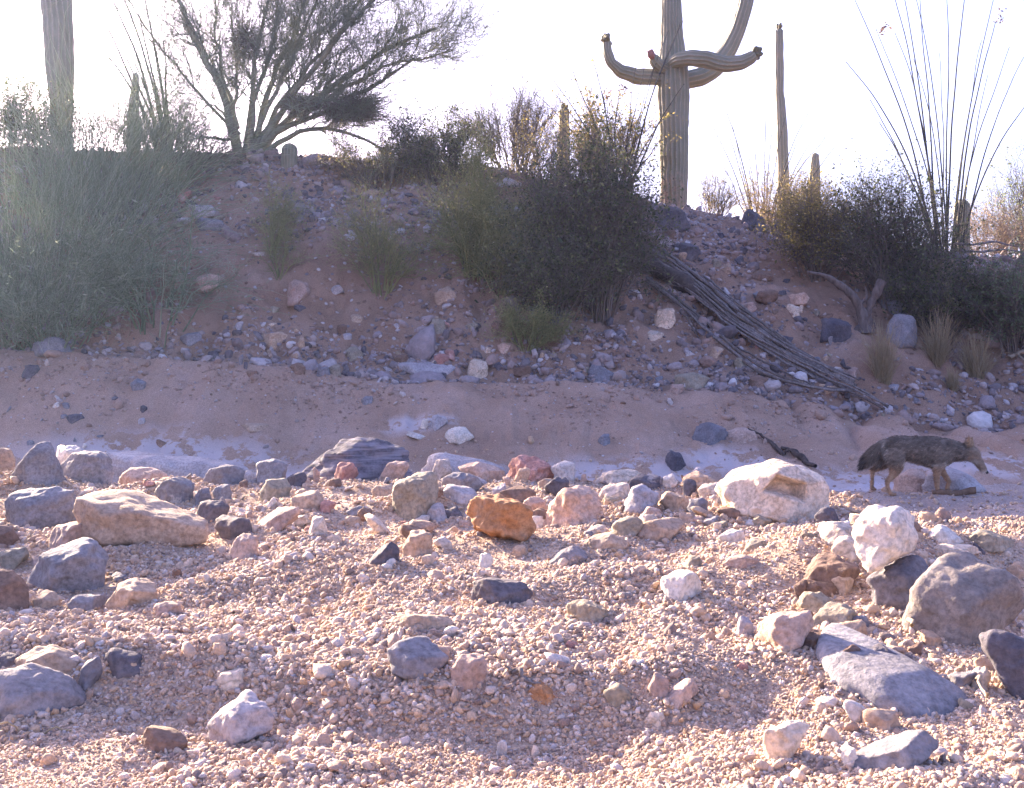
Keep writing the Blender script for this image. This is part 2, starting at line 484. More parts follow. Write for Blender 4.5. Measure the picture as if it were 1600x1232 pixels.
def rock_from_outline(poly_m, depth, seed, sub=4, rough=1.0, p=34, sink=.14):
    """poly_m: outline in metres in the x-z plane (z up). Returns verts about the outline's middle, y = depth axis."""
    R = np.random.default_rng(seed)
    P = np.array(poly_m, float)
    zmin, zmax = P[:, 1].min(), P[:, 1].max(); h = zmax-zmin
    low = P[:, 1] < zmin+.3*h
    P[low, 1] -= sink*h
    P = hull(P)
    c = P.mean(0)*.5+np.array([(P[:, 0].min()+P[:, 0].max())/2, (P[:, 1].min()+P[:, 1].max())/2])*.5
    Q = P-c
    pl = []
    for i in range(len(Q)):
        a, b = Q[i], Q[(i+1) % len(Q)]; e = b-a
        if np.hypot(*e) < 1e-6: continue
        n2 = np.array((e[1], -e[0]))/np.hypot(*e); k = float(n2 @ a)
        if k <= 1e-4: continue
        ty = R.uniform(-.35, .25)
        nn = np.array((n2[0], ty, n2[1])); L = np.linalg.norm(nn); pl.append([*(nn/L), k/L*1.03])
    hx = np.ptp(Q[:, 0])/2; hz = np.ptp(Q[:, 1])/2; hy = depth/2
    def facet(nn, k):
        nn = np.array(nn, float); nn /= np.linalg.norm(nn)
        pl.append([*nn, np.sqrt((nn[0]*hx)**2+(nn[1]*hy)**2+(nn[2]*hz)**2)*k])
    facet((R.uniform(-1.1, -.45), -1, R.uniform(-.1, .5)), R.uniform(.60, .82))
    facet((R.uniform(.1, .9), -1, R.uniform(-.35, .35)), R.uniform(.62, .84))
    facet((R.uniform(-.4, .4), R.uniform(-.7, -.1), 1), R.uniform(.66, .88))
    if R.uniform() < .6: facet((R.uniform(-.8, .8), -.8, R.uniform(.3, .9)), R.uniform(.66, .86))
    for j in range(3):
        facet((R.uniform(-.9, .9), 1, R.uniform(-.4, .8)), R.uniform(.62, .9))
    V, f = rock_verts(np.array(pl), np.array((hx, hy, hz)), seed, sub, rough, p)
    for ax, lo, hi in ((0, Q[:, 0].min(), Q[:, 0].max()), (2, Q[:, 1].min(), Q[:, 1].max())):
        a, b = V[:, ax].min(), V[:, ax].max()
        V[:, ax] = lo+(V[:, ax]-a)*(hi-lo)/(b-a)
    return V+np.array((c[0], 0, c[1])), f

ROCK_COUNT = [0]
G = 'rocks lying on the gravel bar'
def px_rock(label, colr, poly, name='rock', cat='rock', depth=None, rough=1.0, p=34, dent=None, base=None, dist=None, sub=None, group='rocks lying on the gravel bar', sink=.14, dback=.35, yoff=0, seed=None):
    poly = np.array(poly, float)
    ROCK_COUNT[0] += 1
    seed = seed or 100+ROCK_COUNT[0]
    cx = (poly[:, 0].min()+poly[:, 0].max())/2; yb = poly[:, 1].max() if base is None else base
    g = hit(cx, yb-.04*np.ptp(poly[:, 1])); d0 = g[1]
    if group in (G, 'loose stones on the gravel bar') and d0 > bar_edge((cx-CX)/F*6)+.35 and cx < 1230: d0 = float(bar_edge((cx-CX)/F*6.1))+.12     # stones peeping over the crest stand on the crest
    d0 = (dist or d0)+yoff
    w = np.ptp(poly[:, 0])*d0/F; hgt = np.ptp(poly[:, 1])*d0/F
    dep = (depth or .85)*min(w, max(hgt*1.9, .45*w))
    d = d0+dep*dback
    pm = np.stack([(poly[:, 0]-CX)/F*d, CZ-(poly[:, 1]-CY)/F*d], 1)
    bx = (pm[:, 0].min()+pm[:, 0].max())/2; bz = pm[:, 1].min()
    gb = gz(bx, d)
    if bz > gb-.01:
        lowm = pm[:, 1] < bz+.3*np.ptp(pm[:, 1]); pm[lowm, 1] -= bz-gb+.02; bz = pm[:, 1].min()
    pm = pm-np.array((bx, bz))
    size = max(np.ptp(poly[:, 0]), np.ptp(poly[:, 1]))
    sub = sub or (5 if size > 60 else 4 if size > 22 else 3)
    V, f = rock_from_outline(pm, dep, seed, sub, rough, p, sink)
    if dent:
        dp, dd_ = np.array(dent[0], float), dent[1]
        H = hull(np.stack([(dp[:, 0]-CX)/F*d-bx, CZ-(dp[:, 1]-CY)/F*d-bz], 1))
        inside = np.full(len(V), 1e9)
        for i in range(len(H)):
            e = H[(i+1) % len(H)]-H[i]; n2 = np.array((-e[1], e[0]))/np.hypot(*e)
            inside = np.minimum(inside, (V[:, [0, 2]]-H[i]) @ n2)
        V[:, 1] += dd_*sst(-.006, .03, inside)*(V[:, 1] < 0)
    me = mesh_np(name, V, f, ROCK[colr])
    o = link(name, me, None, (bx, d, bz))
    tag(o, label, cat, group)
    return o

G = 'rocks lying on the gravel bar'
BAR_ROCKS = [
 ('tall grey wedge stone standing upright at the left rear of the bar', 'grey', [(12,757),(32,728),(60,693),(80,690),(92,720),(97,757)], {}),
 ('blocky grey boulder just right of the upright wedge stone', 'grey', [(90,714),(110,710),(150,704),(165,715),(176,742),(172,757),(92,757)], {}),
 ('small pale stone peeping out behind two grey boulders at left', 'white', [(82,704),(100,696),(125,702),(130,716),(128,756),(84,756)], dict(dist=6.9)),
 ('tan stone at the left edge beside the upright wedge', 'tan', [(-12,705),(18,700),(25,720),(4,738),(-14,738)], {}),
 ('wide smooth slate grey boulder on the left, next to the tan ledge rock', 'grey', [(7,790),(20,765),(60,760),(118,764),(120,790),(100,818),(70,832),(15,824)], dict(p=14)),
 ('long tan ledge rock with a flat sloping top, biggest on the left', 'tan', [(118,790),(125,772),(160,768),(190,772),(215,788),(300,812),(328,824),(325,850),(300,858),(150,857),(125,838)], dict(depth=.8)),
 ('rough pink stone between the tan ledge rock and the grey pyramid rock', 'pink', [(76,830),(90,820),(130,817),(140,840),(135,862),(78,864)], {}),
 ('large grey pyramid shaped boulder in the left foreground', 'grey', [(40,905),(60,878),(90,855),(130,842),(150,850),(165,880),(165,926),(100,930),(45,918)], dict(depth=.9)),
 ('rounded brown boulder cut by the left edge of the frame', 'brown', [(-30,890),(20,893),(40,915),(48,942),(20,952),(-30,955)], dict(p=14)),
 ('flat grey green stone at the left edge above the brown boulder', 'olive', [(-10,864),(38,855),(44,865),(30,880),(-10,890)], {}),
 ('brownish stone at the left edge under the slate grey boulder', 'brown', [(-15,825),(15,822),(30,845),(15,860),(-15,860)], {}),
 ('tan pink stone just right of the grey pyramid boulder', 'tan', [(165,940),(185,910),(230,905),(247,920),(242,938),(170,950)], {}),
 ('small grey stone tucked under the right foot of the pyramid boulder', 'grey', [(105,945),(120,930),(155,932),(160,952),(110,957)], {}),
 ('ochre stone wedged under the left foot of the pyramid boulder', 'tan', [(50,942),(62,924),(90,926),(96,944),(70,952)], {}),
 ('half buried pale pink stone right of the tan pink stone', 'pink', [(235,960),(250,940),(280,945),(288,962)], {}),
 ('grey angular stone with pale lichen patches behind the tan ledge', 'greyw', [(240,772),(255,757),(295,746),(302,762),(300,785),(265,790)], {}),
 ('low rounded grey boulder on the crest near the white crust', 'grey', [(316,745),(325,733),(345,726),(392,730),(394,752),(318,755)], dict(p=14)),
 ('dark grey stone sitting right of the tan ledge rock', 'dark', [(308,800),(315,787),(340,782),(356,795),(350,812),(315,817)], {}),
 ('lower dark stone at the tip of the tan ledge rock', 'dark', [(335,810),(350,806),(390,812),(395,835),(350,844),(337,830)], {}),
 ('small upright grey stone in the left heap behind the dark stones', 'grey', [(332,765),(345,757),(360,758),(362,780),(340,785)], {}),
 ('small squat grey stone beside the lichen patched stone', 'grey', [(305,772),(325,762),(331,785),(308,790)], {}),
 ('pale pink stone alone on gravel right of the ledge tip', 'pink', [(355,868),(370,842),(398,835),(402,868),(370,876)], {}),
 ('grey triangular stone on the crest left of the dark schist ridge', 'grey', [(398,722),(425,717),(450,730),(442,752),(398,757)], {}),
 ('olive tan block left of the orange tan stone on the crest', 'olive', [(405,768),(412,752),(445,748),(456,765),(450,778),(412,784)], {}),
 ('orange tan stone on the crest right of the olive block', 'tan', [(453,778),(460,770),(495,767),(507,785),(500,798),(465,796)], {}),
 ('long pinkish stone slanting below the olive block', 'pink', [(398,820),(430,800),(460,791),(470,800),(455,817),(400,834)], {}),
 ('small creamy stone sunk in gravel below the orange tan stone', 'cream', [(448,818),(460,806),(482,804),(486,818),(470,826)], {}),
 ('little cream pyramid on the gravel left of centre', 'cream', [(479,832),(490,812),(505,808),(512,828),(495,836)], {}),
 ('small blue grey stone left of the cuboid block', 'grey', [(540,800),(560,790),(580,794),(572,806),(548,808)], {}),
 ('cream sliver of stone left of the cuboid block', 'cream', [(568,808),(580,803),(612,828),(606,836),(590,830)], {}),
 ('tan flat stone just left of the cuboid block', 'tan', [(580,770),(590,758),(614,760),(618,774),(600,780)], {}),
 ('olive cuboid block with a flat pale top at the middle of the crest', 'olive', [(612,785),(620,757),(660,742),(685,737),(684,770),(672,806),(640,814),(620,802)], dict(p=18)),
 ('khaki wedge stone directly below the cuboid block', 'tan', [(625,835),(645,812),(675,815),(682,827),(660,840)], {}),
 ('knobbly tan stone right of the dark pyramid stone', 'tan', [(628,860),(640,838),(665,829),(677,840),(675,862),(650,872),(632,870)], dict(rough=1.7)),
 ('small dark pyramid stone with one bright face', 'dark', [(575,875),(600,858),(615,847),(624,860),(623,882),(580,884)], {}),
 ('rusty orange boulder, brightest of all, in the middle of the bar', 'orange', [(727,805),(735,775),(765,772),(800,782),(835,808),(838,835),(822,854),(790,852),(745,832)], dict(rough=1.6)),
 ('pale grey lozenge stone left of the rusty orange boulder', 'lilac', [(690,772),(700,757),(735,763),(748,775),(735,787),(700,782)], {}),
 ('flat blue grey stone behind the pale lozenge stone', 'grey', [(690,748),(712,738),(740,744),(756,758),(730,768),(700,760)], dict(yoff=.25)),
 ('long tan pink stone lying along the crest left of the reddish rock', 'pink', [(715,737),(722,722),(740,726),(790,742),(780,754),(730,750)], {}),
 ('reddish knobbly rock on the crest above the rusty orange boulder', 'red', [(790,748),(795,722),(815,711),(845,715),(870,735),(868,750),(840,754),(800,754)], dict(rough=1.6)),
 ('white flat stone right of the reddish knobbly rock', 'white', [(860,728),(880,720),(900,722),(898,738),(870,740)], {}),
 ('dark blue grey stone below the white flat stone', 'dark', [(850,762),(870,745),(885,745),(892,770),(870,780)], {}),
 ('large pale pink rock right of the rusty orange boulder', 'pink', [(845,822),(862,785),(895,760),(925,765),(940,790),(935,806),(880,824)], dict(rough=1.4)),
 ('small pink stone touching the upper right of the orange boulder', 'pink', [(817,787),(835,776),(853,785),(857,807),(825,804)], {}),
 ('brown slab stone behind the orange boulder', 'brown', [(780,770),(800,760),(835,764),(840,780),(800,786)], {}),
 ('cream wedge stone lying flat on the crest near the dark round stone', 'cream', [(930,752),(950,737),(975,733),(1002,738),(985,750),(940,757)], {}),
 ('cream stone with a brown underside left of the grey facet stone', 'cream', [(930,778),(945,757),(980,755),(988,770),(945,784)], {}),
 ('dark rounded stone on top of the right centre heap', 'dark', [(980,757),(990,745),(1015,742),(1032,755),(1030,770),(990,767)], dict(p=14)),
 ('grey stone with one large flat facet in the right centre heap', 'lilac', [(972,797),(985,768),(1005,757),(1030,775),(1020,792),(990,804)], {}),
 ('tan stone right of the flat faceted grey stone', 'tan', [(1030,783),(1040,768),(1060,768),(1077,785),(1075,800),(1045,799)], {}),
 ('tan stone at the right end of the crest heap', 'tan', [(1063,757),(1075,742),(1095,737),(1110,745),(1128,757),(1120,768),(1080,772)], {}),
 ('small pink pitted stone at the foot of the faceted grey stone', 'pink', [(1000,808),(1012,792),(1030,792),(1036,806),(1018,814)], {}),
 ('olive rounded stone below the right centre heap', 'olive', [(956,827),(975,807),(1000,807),(1005,827),(985,840),(965,839)], dict(p=14)),
 ('long tan stone lying right of the olive rounded stone', 'tan', [(987,838),(1000,820),(1050,810),(1072,816),(1050,836),(1015,847)], dict(p=14)),
 ('flat orange tan stone below the olive rounded stone', 'tan', [(912,852),(930,838),(955,833),(982,847),(975,857),(930,859)], {}),
 ('small grey flat stone left of the olive rounded stone', 'cream', [(916,832),(930,822),(948,820),(950,832),(930,838)], {}),
 ('small white oblong block on gravel below the big cream boulder', 'white', [(1122,842),(1125,827),(1165,828),(1166,845),(1145,850)], dict(p=18)),
 ('olive flat stone right of the white oblong block', 'olive', [(1158,858),(1175,843),(1198,845),(1200,856),(1180,862)], {}),
 ('grey wedge stone with a pale top below the pale pink rock', 'grey', [(853,880),(875,860),(895,853),(920,872),(915,886),(890,884)], {}),
 ('little ochre stone at the lower right of the orange boulder', 'tan', [(800,864),(806,853),(822,853),(825,866),(812,872)], {}),
 ('huge cream boulder with a hollow face, largest rock of the bar', 'cream', [(1126,756),(1156,724),(1195,718),(1250,729),(1282,747),(1296,785),(1290,802),(1252,818),(1240,816),(1148,796),(1128,774)], dict(depth=.8, p=26, rough=.7, sub=6, dent=([(1182,764),(1203,738),(1248,752),(1246,781)], .10))),
 ('dark stone leaning on the right foot of the huge cream boulder', 'dark', [(1273,808),(1290,792),(1305,795),(1313,814),(1280,822)], {}),
 ('brown flat stone in front of the huge cream boulder', 'brown', [(1120,800),(1135,792),(1165,797),(1172,808),(1140,812)], {}),
 ('olive small stone in front of the huge cream boulder', 'olive', [(1172,815),(1185,804),(1205,810),(1204,824),(1182,826)], {}),
 ('cream stone left of the white rock that tops the stack', 'cream', [(1280,838),(1300,815),(1325,816),(1336,830),(1312,847),(1285,852)], {}),
 ('broken cream stone under the left side of the stack top', 'cream', [(1298,860),(1310,842),(1335,838),(1350,872),(1310,878)], {}),
 ('large taupe boulder half buried behind the stack on the right', 'taupe', [(1432,905),(1472,866),(1530,874),(1588,912),(1604,958),(1560,985),(1480,995),(1430,1008),(1404,998),(1412,955)], dict(p=14, depth=.7)),
 ('grey wedge stone carrying the white rock in the stack', 'grey', [(1356,905),(1382,888),(1420,870),(1445,868),(1456,905),(1412,950),(1365,937)], dict(p=18, yoff=-.05)),
 ('brown striped stone left of the grey wedge in the stack', 'brown', [(1252,908),(1275,875),(1310,868),(1345,885),(1332,903),(1290,928),(1255,918)], {}),
 ('brown lower stone under the striped brown stone', 'brown', [(1249,920),(1262,905),(1300,912),(1310,930),(1280,936)], {}),
 ('small tan stone in the hollow between the stacked stones', 'tan', [(1295,908),(1320,898),(1335,910),(1325,930),(1302,928)], {}),
 ('olive stone with a pointed top left of the stack foot', 'olive', [(1248,948),(1258,925),(1280,925),(1310,945),(1300,958),(1256,956)], {}),
 ('salmon pink smooth stone in front of the stack', 'pink', [(1192,988),(1205,962),(1240,955),(1273,958),(1272,977),(1240,1003),(1213,1019),(1200,1010)], dict(p=11)),
 ('olive brown stone behind the salmon pink stone', 'olive', [(1260,985),(1266,950),(1300,943),(1336,950),(1338,975),(1310,995)], dict(yoff=.08)),
 ('dark brown stone under the salmon pink stone', 'brown', [(1228,1018),(1240,998),(1285,985),(1298,1000),(1285,1018)], {}),
 ('small orange stone right of the salmon pink stone', 'tan', [(1300,1000),(1312,972),(1345,968),(1355,985),(1340,1006),(1315,1010)], {}),
 ('dark shaded stone above the long pale slab', 'dark', [(1345,1050),(1355,1020),(1385,1010),(1410,1030),(1408,1054)], {}),
 ('grey smooth stone at the bottom edge right of centre', 'grey', [(1318,1192),(1390,1172),(1440,1143),(1456,1143),(1467,1168),(1430,1196),(1340,1205)], {}),
 ('white pointed stone left of the smooth bottom edge stone', 'white', [(1316,1190),(1318,1172),(1336,1165),(1345,1195),(1330,1202)], {}),
 ('tan block below the long pale slab', 'tan', [(1350,1112),(1400,1108),(1410,1135),(1360,1142)], {}),
 ('white flat stone along the lower edge of the long slab', 'white', [(1318,1098),(1335,1094),(1362,1112),(1355,1130),(1340,1122)], {}),
 ('cream angular stone at the bottom right of centre', 'cream', [(1192,1142),(1245,1126),(1264,1135),(1255,1150),(1215,1192),(1200,1190)], {}),
 ('large dark stone cut by the right edge of the frame', 'dark', [(1535,1000),(1560,985),(1630,1000),(1640,1095),(1590,1092),(1560,1060)], dict(p=14)),
 ('pinkish brown small stone lying on the half buried boulder', 'red', [(1532,985),(1540,968),(1558,967),(1566,975),(1560,986)], dict(yoff=-.04)),
 ('cream knobby stone beside dry twigs at the right', 'cream', [(1515,1075),(1520,1045),(1540,1042),(1548,1060),(1540,1080)], {}),
 ('smooth white round cobble with a tan right side', 'white', [(1032,902),(1045,891),(1065,891),(1090,904),(1097,925),(1088,940),(1045,941),(1034,927)], dict(p=14, rough=.6)),
 ('flat purple grey stone left of the white round cobble', 'dark', [(735,912),(770,903),(820,909),(833,925),(825,944),(775,942),(745,932)], {}),
 ('half buried stone with a dark end below the purple grey stone', 'olive', [(884,948),(905,938),(950,955),(957,974),(905,972)], {}),
 ('grey slanted stone with a bright left end in the scour hollow', 'grey', [(605,1042),(607,1010),(620,1000),(655,1010),(698,1025),(702,1035),(660,1064),(620,1052)], dict(p=17)),
 ('salmon cube shaped stone in the centre foreground', 'pink', [(703,1045),(715,1025),(755,1022),(761,1058),(748,1081),(715,1080)], dict(p=10)),
 ('pale grey boulder in the lower left foreground', 'lilac', [(323,1132),(343,1108),(388,1088),(415,1105),(428,1127),(420,1144),(346,1170),(325,1152)], dict(p=15)),
 ('brown wedge stone left of the pale grey foreground boulder', 'brown', [(219,1162),(222,1137),(245,1138),(296,1157),(285,1177),(240,1178)], {}),
 ('broad grey boulder at the lower left edge', 'grey', [(-30,1050),(25,1042),(60,1055),(110,1078),(126,1097),(60,1120),(-30,1115)], dict(p=14)),
 ('tan stone resting above the broad grey boulder at lower left', 'tan', [(22,1034),(50,1012),(75,1010),(128,1038),(115,1064),(60,1058)], {}),
 ('blue grey slab leaning right of the tan stone at lower left', 'grey', [(116,1078),(130,1040),(160,1025),(158,1050),(138,1082)], {}),
 ('low dark flat stone in shade at the left', 'dark', [(158,1034),(180,1012),(220,1025),(228,1052),(190,1054)], dict(p=14)),
 ('small dark stone at the left edge of the frame above the tan stone', 'dark', [(-8,1042),(5,1020),(30,1024),(32,1040),(8,1046)], {}),
 ('small pale stone sunk in the gravel at left of centre', 'cream', [(333,1072),(350,1050),(385,1045),(392,1065),(350,1080)], {}),
 ('tiny upright white crystal stone near the bottom edge', 'white', [(772,1182),(778,1160),(786,1156),(793,1160),(791,1184)], dict(p=18)),
 ('tan egg shaped stone right of centre near the bottom', 'olive', [(943,1082),(950,1068),(970,1072),(990,1090),(985,1106),(960,1106)], dict(p=14)),
 ('long peach stone with a sunlit edge near the bottom', 'pink', [(1018,1100),(1075,1060),(1086,1066),(1092,1082),(1060,1094),(1035,1102)], dict(p=17)),
 ('pinkish pale stone beside the long peach stone', 'pink', [(1012,1078),(1024,1052),(1045,1055),(1040,1086),(1020,1090)], {}),
 ('flat ochre stone with a thin dark ridge near the bottom', 'orange', [(816,1086),(840,1066),(880,1085),(897,1100),(850,1100)], dict(rough=1.3)),
 ('small cream stone at the bottom right of the egg shaped stone', 'cream', [(1010,1128),(1020,1112),(1038,1118),(1040,1132),(1022,1136)], {}),
 ('white peaked stone on the far edge behind the stack', 'white', [(1444,848),(1470,820),(1488,830),(1502,845),(1470,852)], {}),
 ('flat olive stone on the far edge right of the white peaked stone', 'olive', [(1505,850),(1535,828),(1580,835),(1592,856),(1540,860)], {}),
 ('long low cream stone behind the half buried boulder', 'cream', [(1455,866),(1475,850),(1520,853),(1535,864),(1490,872)], {}),
 ('pale tan stone cut by the right edge above the half buried boulder', 'tan', [(1572,890),(1585,878),(1620,880),(1622,902),(1585,902)], {}),
 ('small bluish white stone left of the salmon pink stone', 'lilac', [(1146,992),(1155,970),(1168,962),(1178,985),(1170,996)], {}),
 ('pinkish flat stone below the olive flat stone on the right', 'pink', [(1128,884),(1140,870),(1180,868),(1186,880),(1150,888)], {}),
 ('small olive stone above the white round cobble', 'olive', [(1064,884),(1080,870),(1094,868),(1098,880),(1080,888)], {}),
 ('tan flat ridge stone level with the gravel above the scour hollow', 'tan', [(610,968),(640,958),(700,964),(710,976),(660,984)], {}),
 ('small white flake stone at the top of the gravel left of centre', 'white', [(595,885),(605,880),(614,884),(608,892)], {}),
 ('small white stone right of the knobbly tan stone', 'white', [(747,886),(752,868),(765,864),(772,878),(762,888)], {}),
 ('reddish stone on the crest right of the dark schist ridge', 'red', [(520,740),(528,724),(548,722),(560,736),(548,744)], {}),
 ('pale pink stone on the crest right of centre of the schist ridge', 'pink', [(585,738),(610,724),(635,720),(640,732),(610,744)], {}),
 ('knobbly cream stone at the crest above the cuboid block', 'cream', [(672,732),(680,720),(700,718),(708,732),(690,738)], {}),
]
for lab, colr, poly, kw in BAR_ROCKS:
    px_rock(lab, colr, poly, 'rock', 'rock', group=G, **kw)

# the white rock on top of the stack rests on the wedge stone
def stack_top():
    poly = np.array([(1335,832),(1360,802),(1393,790),(1428,800),(1438,815),(1434,860),(1360,890),(1342,872)], float)
    g = hit(1406, 948); d = g[1]-.05+.06
    pm = np.stack([(poly[:, 0]-CX)/F*d, CZ-(poly[:, 1]-CY)/F*d], 1)
    bx = (pm[:, 0].min()+pm[:, 0].max())/2; bz = pm[:, 1].min(); pm = pm-np.array((bx, bz))
    V, f = rock_from_outline(pm, .19, 55, 5, 1.35, 14, .03)
    tag(link('rock', mesh_np('rock', V, f, ROCK['white']), None, (bx, d, bz)), 'blocky white quartz rock balanced on top of the stack', 'rock', G)
stack_top()

def slab(label, colr, poly, thick, group, name='rock', seed=1, tilt=.0):
    """a flat stone lying on the ground: its outline is found on the ground itself"""
    pts = np.array([hit(x, y) for x, y in poly]); c = pts.mean(0)
    v, f = ico(5)
    P = hull(pts[:, :2]-c[:2]); pl = []
    for i in range(len(P)):
        a, b = P[i], P[(i+1) % len(P)]; e = b-a; n2 = np.array((e[1], -e[0]))/max(np.hypot(*e), 1e-6); k = n2 @ a
        if k > 1e-3: pl.append([n2[0], n2[1], 0, k])
    A = np.c_[pts[:, :2]-c[:2], np.ones(len(pts))]; cf = np.linalg.lstsq(A, pts[:, 2], rcond=None)[0]
    pl += [[0, 0, 1, thick], [0, 0, -1, thick]]
    R = np.random.default_rng(seed)
    for j in range(5):
        nn = np.array((R.uniform(-.6, .6), R.uniform(-.6, .6), 1)); nn /= np.linalg.norm(nn); pl.append([*nn, thick*1.5])
    V, f = rock_verts(np.array(pl), np.array((np.ptp(P[:, 0])/2, np.ptp(P[:, 1])/2, thick)), seed, 5, .3, 14)
    V[:, 2] += V[:, 0]*cf[0]+V[:, 1]*cf[1]
    o = link(name, mesh_np(name, V, f, ROCK[colr]), None, (c[0], c[1], cf[2]))
    return tag(o, label, 'rock', group)
slab('long grey slab lying flat in the gravel at lower right', 'grey', [(1268,1024),(1302,1008),(1352,1036),(1392,1053),(1527,1093),(1473,1122),(1428,1126),(1375,1108),(1307,1076)], .05, G, seed=3)

